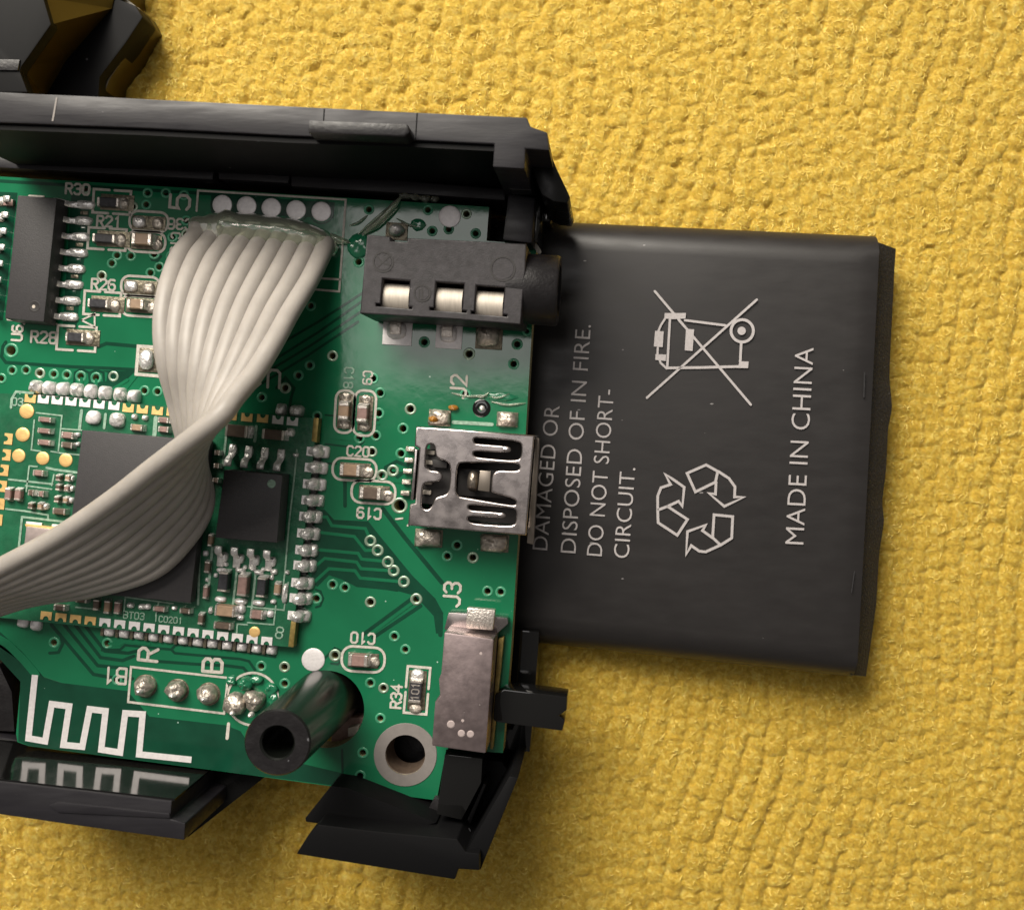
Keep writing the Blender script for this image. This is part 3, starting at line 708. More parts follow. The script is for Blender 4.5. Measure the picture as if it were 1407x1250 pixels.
for i, (x, y, rx, ry) in enumerate(((318,935,8,7),(352,934,9,6),(372,945,9,10),(376,962,7,12),(690,545,26,6))):
    blob('flux_residue', x, y, rx, ry, .09 if i > 3 else .3, M['fluxfilm'], PCB, 0, 60 + i, lump=.5)

# ---- the eight-lead driver chip at the left
U6 = prism('driver_chip', [(24,268.5),(78,272.5),(60,442.5),(6.5,437.5)], 1.75, .2, M['chip'], PCB, bevel=.09, grow=.03)
U6['label'] = 'dark grey rectangular chip with a round dimple and flat metal legs'
o = lathe('pin_dimple', [(.0, .004), (.33, .004), (.36, .012), (.40, .0)], W(47.5, 421, 1.75)[:2] + (1.755,), M['dark'], U6, 24)
stub = lathe('dimple_pin', [(0, .02), (.11, .02), (.13, 0)], W(46.5, 421.5, 1.75)[:2] + (1.76,), M['contact'], U6, 16)
def lead_geo(w=.42, run=2.0, zt=.95):
    prof = [(0, zt), (.35, zt), (.55, zt - .12), (.8, .12), (1.0, .05), (run, .05)]
    th = .2; v = []; n = len(prof)
    for x, z in prof:
        for s in (-1, 1): v += [(x, s * w/2, z), (x, s * w/2, z + th)]
    f = []
    for i in range(n - 1):
        a, b = i*4, (i+1)*4
        f += [[a+1, a+3, b+3, b+1], [a, b, b+2, a+2], [a, a+1, b+1, b], [a+2, b+2, b+3, a+3]]
    f += [[0, 2, 3, 1], [(n-1)*4, (n-1)*4+1, (n-1)*4+3, (n-1)*4+2]]
    me = pymesh('lead', v, f, M['solder']); bevel_mesh(me, .05, 1, 60)
    return me
lm = lead_geo()
for i in range(8):
    y = 280.5 + 21.9 * i; x = 78.5 - 2.45 * i
    place('lead', lm, x + 5.5, y + .5, 0, U6)
    fx = x + 39 - i * .8
    blob('solder_fillet', fx, y + 1.5, 13.5, 6.2, .3, M['solder'], U6, .02, i, flat=.6)
    if i < 7: pads_under(fx - 2, y + 12, 10, 5, parent=U6, m=M['gap'] if i % 2 else M['padbrown'])
    place('lead', lm, x - 52.5, y - 2.5, 0, U6, rot=176.4)
    blob('solder_fillet', x - 78, y - 3.5, 9, 6.2, .26, M['dull_solder'], U6, .02, 10 + i, flat=.6)
box('solder_pad', 11, 278, 13, 9, 0, .3, M['pinkish'], PCB)

# ================================================================ RADIO MODULE (daughter board)
A6 = -5.6
zm = .85
RM = prism('radio_module', [(-14,540),(20,541),(436,575),(400,889),(-60,842),(-60,700)], zm, .06, M['module'], PCB, bevel=0)
RM['label'] = 'small green daughter board covered with tiny parts and solder-edged contacts'
def mc(name, x, y, w, d, m, h=.42, axis=None, ends=True):
    axis = axis or ('x' if w >= d else 'y')
    if ends: return chipcomp(name, x, y, w, d, h, m, RM, z0=zm, axis=axis, rot=A6, ec=.16)
    return box(name, x, y, w, d, zm, h, m, RM, rot=A6, bev=.04)
# castellated contacts: notched pads on the module edge, drawn as a U
def cast(x, y, rot, m, big_=1.0):
    key = ('cast', m.name, big_)
    if key not in _c:
        w, d, r = 15 / S * big_, 11 / S * big_, 4 / S
        pts = [(-w/2, -d/2), (w/2, -d/2), (w/2, d/2)] + [(r * math.cos(t), d/2 - r * math.sin(t) * 1.3) for t in [math.pi * k / 6 for k in range(7)]] + [(-w/2, d/2)]
        n = len(pts); v = [(a, b, .05) for a, b in pts] + [(a, b, -.7) for a, b in pts]
        f = [list(range(n))] + [[i + n, (i+1) % n + n, (i+1) % n, i] for i in range(n)]
        _c[key] = pymesh('cast', v, f, m)
    place('edge_contact', _c[key], x, y, zm, RM, rot=rot)
def solderfoot(x, y, rx, ry, h, m, seed, flat=.6): blob('solder_joint', x, y, rx, ry, h, m, RM, .03, seed, A6, flat)
top = [(42,547.5),(60,548.5),(79,550),(98,551.5),(117,553.5),(136.5,555.5),(157,557.5),(176.6,560.5),(196,562.3),(216.6,564.3),(237,566)]
for i, (x, y) in enumerate(top):
    gold = i == 0 or i > 6
    cast(x, y, A6, M['gold'] if gold else M['tin'])
    if i < 8: solderfoot(x + 9.5, y - 15.5, 8.2, 9.5, .75, M['tin'] if i % 3 else M['solder'], i, .55)
for i, (x, y) in enumerate(((318,571.5),(339.5,573.5),(361,574.8),(382,577),(402,579))):
    cast(x, y, A6, M['gold'] if i < 3 else M['tin'])
solderfoot(387.5, 563, 7, 9, .8, M['solder'], 80); solderfoot(409, 565, 9.5, 8.5, .8, M['solder'], 81)
for i, (x, y) in enumerate(((12,603),(9.5,625),(6.5,646),(4,668),(1,692),(-2,714))): cast(x, y, A6 + 90, M['gold'])
solderfoot(12, 582, 8, 8, .5, M['dull_solder'], 82)
for i in range(16):
    x = 63.8 + 20.2 * i; y = 845.5 + 2.32 * i
    gold = i < 4
    cast(x, y, A6 + 180, M['gold'] if gold else M['tin'])
    if not gold:
        solderfoot(x + 7.2, y + 11.5, 7.2, 7.2, .42, M['tin'], 90 + i, .42)
        box('contact_side_strip', x - 4.5, y + 11, 4, 15, 0, .25, M['padbrown'], RM, rot=A6, bev=.02)  # low brown strip beside each tinned contact
solderfoot(33, 853, 8, 9, .4, M['tin'], 70); solderfoot(51, 857, 8, 9, .4, M['tin'], 71)
right = [(434,620),(431.5,642),(429,664.5),(427,686.7),(424,709),(421,732),(418.5,755),(416,776),(413,800),(410.5,821),(408,845)]
for i, (x, y) in enumerate(right):
    cast(x - 8, y, A6 - 90, M['tin'], .8)
    solderfoot(x + 3, y, 12.0, 9.8, 1.15, M['solder'], 100 + i, .95)
    solderfoot(x + 10, y + 1, 9.5, 8.5, .5, M['tin'] if i < 3 else M['solder'], 120 + i, .5)
    if i < 10: box('solder_mask_dam', (x + right[i+1][0]) / 2, (y + right[i+1][1]) / 2, 12, 4, 0, .5, M['dark'], RM, rot=A6, bev=.02)
prism('board_edge_strip', [(431,574),(438,574.5),(435,608),(428,606)], zm + .03, .1, M['brassy'], RM, bevel=.02)
prism('board_edge_strip', [(400,852),(407,853),(403,889),(396,888)], zm + .03, .1, M['brassy'], RM, bevel=.02)
for x, y, r in ((37,565,10),(31.5,597,9.7),(26,626,9),(59,629.5,9),(90.7,632,9.2),(350,868,7.6)):
    place('test_pad', disc_mesh(r / S, .07, M['gold']), x, y, zm, RM)
# module silkscreen
mb = MB(); zs = zm + .04
def ms(pts, w=2.0, closed=False):
    q = MB(); sk[0] += 1; q.strip(pts, w, zs + .002 * (sk[0] % 3), .03, closed); q.build('silkscreen_line', M['silk_dim'], RM)
ms([(15,560),(16,548),(22,538),(45,540)], 3.2)
ms([(50,567),(85,571),(80,621)]); ms([(47,577),(43,618),(56,620)]); ms([(85,589),(112,591)]); ms([(112,564),(109,590)], 4); ms([(145,569),(143,588)], 3.6); ms([(214,574),(212,598)], 5.5)
ms([(70,620),(84,622.5),(110,625)]); ms([(40,640),(51,641)]); ms([(40,640),(36,675)]); ms([(64,642.5),(75,645),(105,649)], 3.2); ms([(74,652),(71,667)]); ms([(12,658.5),(72,665)], 2.6); ms([(35,667),(71,672)]);
ms([(8,699),(34,702),(66,707.5),(66,713)], 2.4); ms([(30,712),(26,750)], 3); ms([(30,710),(100,718)], 3)
ms([(214,822),(262,828)], 2); ms([(218,826),(214,846)], 2); ms([(172,820),(238,829)], 2); ms([(172,822),(170,842)], 2); ms([(104,834),(126,836)], 2)
ms([(312,588),(306,640)], 3); ms([(352,586),(350,606)], 4); ms([(292,750),(285,822)], 3.4); ms([(326,778),(320,830)], 3); ms([(352,780),(346,835)], 3)
ms([(340,833),(390,838),(396,800)], 2); ms([(325,872),(326,857),(340,858)], 2); ms([(340,855),(376,858),(379,832)], 2); ms([(275,740),(272,830)], 3)
ms([(396,600),(400,650),(396,820),(388,830)], 3) if False else None
ms([(408,618),(405,650),(397,720),(391,790),(388,812)], 2.2)
mb = MB(); stroke_text(mb, 'BT03', 184, 845.5, 9, 5, 1.5, z=zs); stroke_text(mb, 'IC0201', 231, 851, 8, 5, 1.4, z=zs); stroke_text(mb, '03', 24, 552, 10, 4, 1.8, z=zs); stroke_text(mb, '8', 384, 869, 15, 12, 2, z=zs)
mb.build('module_lettering', M['silk_dim'], RM)
# processor
CPU = prism('processor_chip', [(113,591),(287,606),(261.5,828),(86,811)], zm + 1.0, zm + .1, M['chip'], RM, bevel=.05)
# flash chip
FL = prism('memory_chip', [(308,645.5),(388,652.5),(380.5,745.5),(295.5,738.5)], zm + 1.75, zm + .1, M['chip'], RM, bevel=.07)
zf = zm + 1.75
place('chip_dot', disc_mesh(.31, .02, M['silk_dim'], 20, .005), 373, 664.5, zf, RM)
lm2 = lead_geo(.5, 1.55, .75)
for i in range(4):
    place('lead', lm2, 318.5 + 22.2 * i, 640 + 2.2 * i, zm, RM, rot=90 + A6)
    blob('solder_joint', 320.5 + 22 * i, 618 + 2.2 * i, 5.5, 7, .3, M['solder'], RM, zm, 140 + i, A6, .7)
    place('lead', lm2, 306.5 + 22 * i, 748 + 2 * i, zm, RM, rot=-90 + A6)
    blob('solder_joint', 308 + 22 * i, 765 + 2.2 * i, 6, 7, .3, M['solder'], RM, zm, 150 + i, A6, .7)
parts = [(61,576.5,18,7,'pinkish'),(60,592,18,7,'pinkish'),(60,608,18,7.5,'pinkish'),(92,598,17,9,'pinkish'),(91.5,611.5,16,8,'browncer'),(52,650,15,8,'pinkish'),
 (187,587.5,17,9,'tan'),(224,577,15,8,'pinkish'),(224,590,15,8,'pinkish'),(244,580,15,8,'tan'),(79,656.5,7,8,'browncer'),(92,657,7,8,'tan'),(79,669.5,7,8,'browncer'),(90.7,671,7,8,'pinkish'),
 (77,686,7,8,'browncer'),(89,687,7,8,'tan'),(80.6,702.6,18,8,'browncer'),(56,678.6,8,8,'pinkish'),(42,677,8,8,'browncer'),(54,695.4,7,9,'tan'),(41,695,7,8,'browncer'),
 (10,679,9,16,'pinkish'),(23.5,679.6,9,16,'pinkish'),(324,592,30,17,'browncer'),(374.7,597,30,14,'browncer'),(284,779,7.5,16,'browncer'),(281.5,813.7,6.5,18,'pinkish'),
 (308,839.6,27,15,'tan'),(352,844.5,18,12,'pinkish'),(380,809,8,17,'tan'),(305,860,24,9,'browncer'),(160,835,8,17,'pinkish'),(146,834,8,18,'tan'),(131,831,8,15,'browncer'),
 (218,837,17,6.5,'pinkish'),(81,835,16,8,'browncer'),(111,824,16,8,'browncer'),(253.6,839.6,15,7,'browncer'),(275,850.6,7.5,15,'browncer'),(288,742.5,6.5,16,'tan'),
 (298,622,8,7,'browncer'),(297,640,8,7,'browncer'),(296,660,8,7,'browncer'),(329,626,0,0,'')]
for (x, y, w, d, m) in parts:
    if w: mc('chip_capacitor', x, y, w, d, M[m], .45 if w * d < 300 else .8)
mc('chip_inductor', 305.4, 799.3, 13, 27, M['resist'], .8); mc('chip_inductor', 332, 804.6, 13, 29, M['pinkish'], .8); mc('chip_inductor', 358, 807, 12, 27, M['resist'], .8)
pin = [(129,573.6,10,9.5,.4),(162,577,10.5,10.5,.5),(185.5,572.7,4,4,.3),(200,574,4,3.5,.3),(100,657,4,4,.3),(100,671,4,4,.3),(99,687,4,4,.3),(180,831,5,4,.3),(196.5,833,5.5,4,.35),(204,833,4,4,.3),
 (399.6,594,6,6,.5),(346,592,4,7,.4),(304,823,8,4,.3),(331,826,9,4.5,.35),(356,828,9,4,.3),(305,783,7,3.5,.3),(331,783,7,3.5,.3),(356,786,7,3.5,.3),(333,836,5,6,.4),(331,848,5,4,.3),(377,785,5,4,.3),
 (376,826,4,3,.3),(392,815,4,14,.35),(290,838,3,5,.3),(372,843,5,5,.3),(240,835,4,3,.25),(120,601,4,3,.2),(108,597,3,3,.25),(108,610,3,3,.25),(64,695.4,4.5,4.5,.3),(283,760,4,4,.2),(407,625,4,3,.3),(395,786,3,3,.25),
 (311,775,3,3,.25),(323,777,3,3,.25),(337,779,3,3,.2),(348,781,3,3,.25),(362,782,3,3,.25),(374,793,3,4,.2),(297,790,3,3,.2),(285,796,3,3,.2)]
for i, (x, y, rx, ry, h) in enumerate(pin): blob('solder_joint', x, y, rx, ry, h, M['solder'] if i % 3 else M['tin'], RM, zm, 200 + i, A6, .7)
# crystal can
cr = prism('crystal_can', [(36,723),(125,733),(119,785),(30,775)], zm + .75, zm + .1, M['crystal'], RM, bevel=.05)
prism('crystal_base', [(34,720),(127,730),(125,735),(36,725)], zm + .5, zm + .08, M['gold'], RM, bevel=.02)
for x in (46.5, 82): box('solder_pad', x, 719 + (x - 46) * .1, 22, 3.5, zm, .12, M['tin'], RM, rot=A6, bev=.02)

# ================================================================ AUDIO JACK
zj = 5.0
JK = None
def jk_body():
    o_ = [(504,322.5),(536,325),(536,331),(559,333),(560,327),(723,335),(722,372),(720,388),(715.5,446),(640,440),(600,437),(494.5,430.5)]
    wins = [[(526,382.5),(563,385.5),(560.5,421),(566,421.5),(565.5,424.5),(516,420.5),(516.5,417),(523,417.5)],
            [(599,387),(637.5,389.5),(634.5,426),(641,426.5),(640.5,429.5),(590,426),(590.5,422.5),(596.5,423)],
            [(654.5,392),(693.5,394.5),(690,431.5),(697,432),(696.5,435),(647,431),(647.5,427.5),(652,428)]]
    o = curve_prism('audio_jack', [W(x, y, zj)[:2] for x, y in o_], [[W(x, y, zj)[:2] for x, y in w] for w in wins], zj, .15, M['jackp'], PCB, bev=.09)
    o['label'] = 'charcoal plastic headphone socket with three windows showing curved metal contacts'
    return o
JK = jk_body()
a36 = math.radians(-3.6)
dx = Vector((math.cos(a36), math.sin(a36), 0)); dy = Vector((-dx.y, dx.x, 0))
prism('inner_floor', [(520,378),(700,390),(696,436),(516,424)], 1.6, .3, M['dark'], JK, bevel=0)
for (cx, cy) in ((543,403),(616,408.5),(672,413)):
    c = Vector(W(cx, cy + 4.5, 4.55)); hw = .94; R = 1.7
    v = []; n = 16
    for s in (-1, 1):
        for k in range(n + 1):
            t = math.radians(50 + 80 * k / n)
            v.append(c + dx * hw * s + dy * (R * math.cos(t)) * .80 + Vector((0, 0, R * math.sin(t) - R + .15)))
    f = [[k, k + 1, n + 2 + k, n + 1 + k] for k in range(n)]
    o = obj('contact_spring', [tuple(p) for p in v], f, M['contact'], JK, smooth=True)
    bm = bmesh.new(); bm.from_mesh(o.data); r = bmesh.ops.solidify(bm, geom=bm.faces[:], thickness=.12); bmesh.ops.recalc_face_normals(bm, faces=bm.faces)
    for e in bm.edges:
        if len(e.link_faces) != 2 or e.calc_face_angle(0) > .6: e.smooth = False
    bm.to_mesh(o.data); bm.free()
for cx, cy, r, lines in ((526.5,360,13.5,[[(518,352),(526,362),(536,364)],[(520,366),(530,357),(535,352)]]),(691,369.5,16.5,[]),(580,403,11,[[(580,396),(580,411)],[(576,409),(576,398)]])):
    mb = MB(); mb.strip([(cx + r * math.cos(t * math.pi / 14), cy + r * math.sin(t * math.pi / 14)) for t in range(28)], 2.2, zj + .03, .04, True)
    for k, q_ in enumerate(lines): mb.strip(q_, 2.0, zj + .034 + .004 * k, .04)
    mb.build('mould_mark', M['dark'], JK)
for cx, cy, r in ((526.5,360,12),(691,369.5,15),(580,403,9.5)):
    lathe('ejector_mark', [(0, .018), (r / S * .9, .018), (r / S * .92, 0)], W(cx, cy, zj)[:2] + (zj,), M['jackp'], JK, 28)
bl = Vector(W(719, 397, 2.6))
lathe('barrel', [(0, -1.0), (2.42, -1.0), (2.45, 2.35), (2.36, 2.5), (2.2, 2.52), (1.8, 2.52), (1.78, .5), (0, .5)], bl, M['black'], JK, 48, 'x', a36)
for i, (x, y, w, d) in enumerate(((546,457,40,34),(617,461,36,36),(672,463,37,34),(545,318,30,24))):
    box('solder_pad', x, y, w, d, 0, .09, M['tin'] if i < 2 else M['padbrown'], PCB, bev=.03)
    blob('solder_joint', x - 1, y - (3 if i < 3 else 0), w * .36, d * .36, .38, M['tin'] if i < 2 else M['dull_solder'], PCB, .05, 300 + i, flat=.75)
for i, (x, y) in enumerate(((543,450),(614,454))): box('jack_pin', x, y, 15, 18, .35, .22, M['endcap'], JK, bev=.08)
blob('solder_joint', 546, 317, 11, 9, .9, M['solder'], PCB, .05, 310); blob('solder_joint', 671, 462, 17, 15, .8, M['dull_solder'], PCB, .05, 311, flat=.7)

# ================================================================ MINI USB PORT
zu = 3.9
def up(pts): return [W(550 + x / 6.945, 580 + y / 6.945, zu)[:2] for x, y in pts]
usb_outline = [(150,40),(1280,125),(1200,1080),(70,985),(95,780),(140,770),(180,250),(135,225)]
def arc_rect(x0, y0, x1, y1, r, sk=.07):
    pts = []
    for cx, cy, a0 in ((x1 - r, y0 + r, -90), (x1 - r, y1 - r, 0), (x0 + r, y1 - r, 90), (x0 + r, y0 + r, 180)):
        for k in range(4):
            t = math.radians(a0 + 30 * k); X = cx + r * math.cos(t); Y = cy + r * math.sin(t)
            pts.append((X, Y))
    return pts
tongue1 = [(700,155),(740,148),(1120,182),(1158,215),(1150,330),(1110,368),(735,335),(695,310),(700,275),(960,290),(1050,290),(1055,235),(960,222),(730,205),(705,190)]
tongue2 = [(645,795),(700,790),(1075,820),(1108,850),(1100,965),(1050,990),(690,965),(640,930),(650,895),(900,912),(1000,915),(1005,870),(900,855),(690,842),(650,825)]
centre = [(545,400),(600,385),(1110,390),(1140,420),(1130,455),(1090,465),(880,455),(860,660),(880,672),(1080,730),(1105,755),(1095,790),(1060,790),(600,715),(550,700),(528,660)]
tslot = [(250,225),(290,205),(325,225),(330,300),(350,345),(440,375),(475,410),(470,620),(440,690),(330,715),(300,800),(260,835),(215,820),(200,790),(215,600),(250,575),(360,570),(400,540),(400,490),(360,465),(290,460),(245,430),(240,400)]
def chaikin(P, it=2):
    for _ in range(it):
        Q = []
        for i in range(len(P)):
            a = P[i]; b = P[(i + 1) % len(P)]
            Q += [(a[0]*.78 + b[0]*.22, a[1]*.78 + b[1]*.22), (a[0]*.22 + b[0]*.78, a[1]*.22 + b[1]*.78)]
        P = Q
    return P
USB = curve_prism('usb_port', up(usb_outline), [up(chaikin(tongue1)), up(chaikin(tongue2)), up(chaikin(centre)), up(chaikin(tslot))], zu, zu - .3, M['steel'], PCB, bev=.11)
USB['label'] = 'metal mini data socket with cut-out spring tongues in its lid'
q = [W(550 + x / 6.945, 580 + y / 6.945, zu)[:2] for x, y in [(152,42),(1278,127),(1198,1078),(72,983)]]
def wall(a, b, t, z0, z1, name, m, parent):
    a = Vector(a); b = Vector(b); d = (b - a).normalized(); nn = Vector((-d.y, d.x)) * t
    return prism_mm(name, [tuple(a), tuple(b), tuple(b + nn), tuple(a + nn)], z1, z0, m, parent, bevel=.04)
wall(q[0], q[1], -.28, .05, zu - .12, 'side_wall', M['steel'], USB); wall(q[3], q[2], .28, .05, zu - .12, 'side_wall', M['steel'], USB)
wall((q[3][0] + (q[0][0]-q[3][0])*.03, q[3][1] + (q[0][1]-q[3][1])*.03), (q[3][0] + (q[0][0]-q[3][0])*.2, q[3][1] + (q[0][1]-q[3][1])*.2), -.28, .05, zu - .12, 'back_wall', M['steel'], USB)
prism_mm('inner_floor', [(q[0][0]+.35, q[0][1]-.4), (q[1][0]-.4, q[1][1]-.4), (q[2][0]-.4, q[2][1]+.4), (q[3][0]+.8, q[3][1]+.4)], .5, .1, M['dark'], USB, 0)
def uprism(name, pts, zt, zb, m, bev=.04): return prism(name, [(550 + x / 6.945, 580 + y / 6.945) for x, y in pts], zt, zb, m, USB, bev)
uprism('plastic_tongue', [(560,440),(1060,470),(1045,730),(540,700)], 2.3, 1.3, M['dark'])
uprism('plastic_block', [(185,255),(520,280),(490,800),(145,770)], zu - 1.0, .4, M['dark'])
for k in range(5): uprism('contact_pin', [(250 - k*9, 265 + k*95), (330 - k*9, 272 + k*95), (326 - k*9, 312 + k*95), (247 - k*9, 306 + k*95)], zu - .75, zu - 1.1, M['contact'])
for cx, cy in ((1010,262),(960,888)):
    X, Y, _ = W(550 + cx / 6.945, 580 + cy / 6.945, zu); o = bpy.data.objects.new('spring_bump', blob_mesh(.34, .2, .16, M['steel'], 2)); link(o, (X, Y, zu - .12), USB)
# the arched centre spring
c0 = [(760,460),(865,468),(850,665),(740,650)]
uprism('centre_spring', c0, zu - .1, zu - .35, M['spring'])
o = blob('spring_lip', 550 + 700/6.945, 580 + 560/6.945, 8.5, 14,   .7, M['spring'], USB, zu - .95, 5, flat=.8)
for k in range(4):
    a = [(380,405),(310,480),(320,560),(330,600)][k]
uprism('inner_block', [(300,350),(450,375),(440,440),(310,430)], zu - .55, zu - 1.2, M['dark'])
for k, y in enumerate((258,365,470,572,680)):
    x = 95 - k * 12
    uprism('lead', [(x - 42, y - 28), (x + 40, y - 22), (x + 38, y + 22), (x - 46, y + 18)], .5, .05, M['dull_solder'], .05)
uprism('rear_bar', [(140,258),(165,262),(125,745),(98,740)], 3.0, .4, M['steel'])
for x, y, w, d, s, mm in ((604,574,30,22,1,'dull_solder'),(697,576,29,20,2,'dull_solder'),(589,739,38,24,3,'dull_solder'),(680,746,38,24,4,'dull_solder')):
    box('solder_pad', x, y, w, d, 0, .08, M['padbrown'], PCB, bev=.02)
    blob('solder_joint', x, y, w * .5, d * .5, .6, M[mm], PCB, .05, 320 + s, flat=.5, lump=.25)
blob('amber_flux_drop', 597, 576, 8, 5, .8, M['amber'], PCB, .1, 330); blob('amber_flux_drop', 623, 560, 7, 4, .3, M['amber'], PCB, .1, 331)
prism('front_lip', [(736,600),(741,603),(733,748),(724,746)], 1.0, .2, M['spring'], USB, bevel=.04)

M['stain'] = mat('dried_drop', (0.42, 0.35, 0.34), .7, metal=.3)
# ================================================================ SLIDE SWITCH
zs3 = 3.3
def sp(x, y): return (560 + x / 5.208, 820 + y / 5.208)
SW = prism('slide_switch', [sp(262,250),sp(618,300),sp(560,1120),sp(172,1065),sp(196,750),sp(232,705),sp(222,590),sp(240,545)], zs3, .15, M['steel2'], PCB, bevel=.14)
SW['label'] = 'metal boxed slide switch with its black lever at the right edge of the board'
prism('rear_tab', [sp(425,75),sp(628,92),sp(610,240),sp(415,225)], 2.2, 1.5, M['endcap'], SW, bevel=.12)
prism('rear_lip', [sp(292,112),sp(430,118),sp(716,150),sp(720,190),sp(640,262),sp(262,232),sp(270,200)], .9, .1, M['steel'], SW, bevel=.06)
prism('side_bracket', [sp(650,300),sp(690,285),sp(610,1090),sp(590,1085)], .8, .1, M['brassy'], SW, bevel=.04)
for x, y, r in ((310,910,30),(385,975,28),(450,980,28),(525,405,12),(395,885,12)):
    place('drop_stain', disc_mesh(r / 5.208 / S * .96, .006, M['stain'], 18, .001), *sp(x, y), zs3, SW)
prism('lever', [sp(690,660),sp(1143,715),sp(1140,810),sp(1082,850),sp(1128,880),sp(1108,958),sp(640,895),sp(612,880),sp(625,700)], 1.3, -1.2, M['gloss'], SW, bevel=.1)

# ---- glue over the cable joints, and clear strings by the jack
def lump_tube(name, pts, rad, m, parent, seg=14, amp=.25, seed=0, squash=1.0):
    P = catmull([W(*p) for p in pts], 8); n = len(P)
    rr = [rad[0] + (rad[1] - rad[0]) * (i / (n - 1)) for i in range(n)] if isinstance(rad, tuple) else [rad] * n
    rr = [r * (.35 + .65 * min(1, 4 * min(i + .3, n - 1 - i + .3) / n)) * (1 + amp * noise.noise(Vector((i * .35, seed, 0)))) for i, r in enumerate(rr)]
    v, f = tube_geo(P, rr, seg)
    v = [Vector((p.x, p.y, p.z)) + Vector((noise.noise(p * 1.1), noise.noise(p * 1.1 + Vector((5, 5, 5))), 0)) * amp * .5 for p in v]
    return obj(name, [tuple(p) for p in v], f, m, parent, smooth=True)
lump_tube('glue_bead', [(262,309,.4),(300,312,.5),(350,317,.55),(400,323,.55),(440,334,.5),(462,346,.2)], (1.3, 1.05), M['glue'], PCB, amp=.16)
lump_tube('glue_smear', [(425,318,.15),(450,326,.2),(480,334,.15)], .3, M['glue'], PCB, seed=2)
lump_tube('glue_string', [(550,272,.4),(538,286,.45),(519,306,.4),(498,323,.15)], .24, M['glue'], PCB, seed=3, amp=.02)
lump_tube('glue_string', [(492,322,.1),(508,308,.25),(524,294,.3),(536,284,.2)], .10, M['clearglue'], PCB, seed=4, amp=.02)
for k, (x, y, r) in enumerate(((556,270,9),(570,271,8),(584,273,9),(597,274,6))): blob('glue_dot', x, y, r, 4.5, .4, M['clearglue'], PCB, .05, 410 + k, lump=.4)
blob('glue_drop', 494, 338, 17, 17, .25, M['fluxfilm'], PCB, 0, 400, lump=.3)
blob('glue_drop', 575, 309, 10, 9, .12, M['fluxfilm'], PCB, 0, 401, lump=.3)
for i, (a, b) in enumerate((((545,300),(578,312)), ((480,310),(505,296)), ((620,540),(668,543)), ((655,545),(672,539)), ((675,552),(722,554)), ((672,545),(700,541)))):
    lump_tube('flux_thread', [(a[0], a[1], .05), ((a[0]+b[0])/2, (a[1]+b[1])/2 + 3, .12), (b[0], b[1], .05)], .09, M['clearglue'], PCB, seed=10 + i, seg=6, amp=.05)

# ================================================================ RIBBON CABLE
RC = thing('ribbon_cable', 'pale grey flat ribbon cable twisting over the board from its glued joints', 'cable', W(360, 330, 0)[:2] + (0,))
EA = [(274,312,.55),(268,326,1.0),(247,352,3.0),(230,400,5.2),(224,450,6.2),(229,500,6.4),(243,552,5.4),(255,601,4.6),(275,648,3.2),(281,694,2.7),(258,738,2.6),(211,783,2.6),(130,808,2.7),(40,822,2.9),(-70,858,3.2)]
EB = [(447,333,.55),(445,343,1.0),(425,385,3.0),(398,430,5.4),(376,470,7.4),(350,512,9.0),(322,546,10.4),(303,571,11.2),(262,604,10.9),(212,642,9.8),(150,690,8.4),(80,737,7.2),(0,780,6.4),(-70,815,6.0),(-160,850,5.6)]
WA = catmull([W(*p) for p in EA], 10); WB = catmull([W(*p) for p in EB], 10)
NW = 9
for k in range(NW):
    t = k / (NW - 1)
    P = [a.lerp(b, t) for a, b in zip(WA, WB)]
    v, f = tube_geo(P, .67, 14)
    obj('wire', [tuple(p) for p in v], f, M['wire'], RC, smooth=True)

# ================================================================ BATTERY
BT = thing('battery', 'flat black rechargeable battery with grey printed warnings, sliding out from under the board', 'battery', W(940, 620, -8)[:2] + (-8,))
x0b = 640.0
def zc(px): return -6.3 + (px - 745) / (1195 - 745) * 2.0          # mid height: the far end rests higher on the towel
def yT(px): return 305 + (px - 745) * (326 - 305) / (1212 - 745)
def yB(px): return 878 + (px - 705) * (929 - 878) / (1178 - 705)
TH2 = 2.25
def bat_profile():
    # (v 0..1 across, height -1..1)
    out = []; r = .075
    for k in range(9):
        t = math.pi / 2 * (1 - k / 8) ; out.append((r - r * math.cos(math.pi/2 - t) if False else r * (1 - math.cos(math.pi/2 * (k/8))), math.sin(math.pi/2 * k/8)))
    pr = [(a, b) for a, b in out]
    top = pr + [(.2, 1.02), (.35, 1.04), (.5, 1.045), (.65, 1.04), (.8, 1.02)] + [(1 - a, b) for a, b in pr[::-1]]
    return top + [(a, -b) for a, b in top[-2:0:-1]]
bp = bat_profile()
NS = 40; v = []; f = []
def bpoint(s, vv, hh):
    # s 0..1 from the hidden left end to the right end; the right end is cut slightly askew
    pxT = x0b + (1200 - x0b) * s; pxB = x0b + (1168 - x0b) * s - 3 * (1 - s)
    pT = (pxT, yT(pxT)); pB = (pxB, yB(pxB)); z = zc((pxT + pxB) / 2)
    a = Vector(W(*pT, z)); b = Vector(W(*pB, z)); p = a.lerp(b, vv); p.z = z + hh * TH2; return p
for i in range(NS + 1):
    s = i / NS
    for (vv, hh) in bp:
        p = bpoint(s, vv, hh)
        if hh > .9 and .05 < vv < .95: p.z += .012 * noise.noise(Vector((p.x * .3, p.y * .12, 3))) - (.18 * max(0, (s - .95) / .05) ** 2)
        v.append(tuple(p))
n = len(bp)
for i in range(NS):
    for j in range(n): f.append([i*n + j, i*n + (j+1) % n, (i+1)*n + (j+1) % n, (i+1)*n + j][::-1])
f += [[NS*n + j for j in range(n)][::-1], list(range(n))]
cell = obj('cell_body', v, f, M['wrap'], BT, smooth=True)
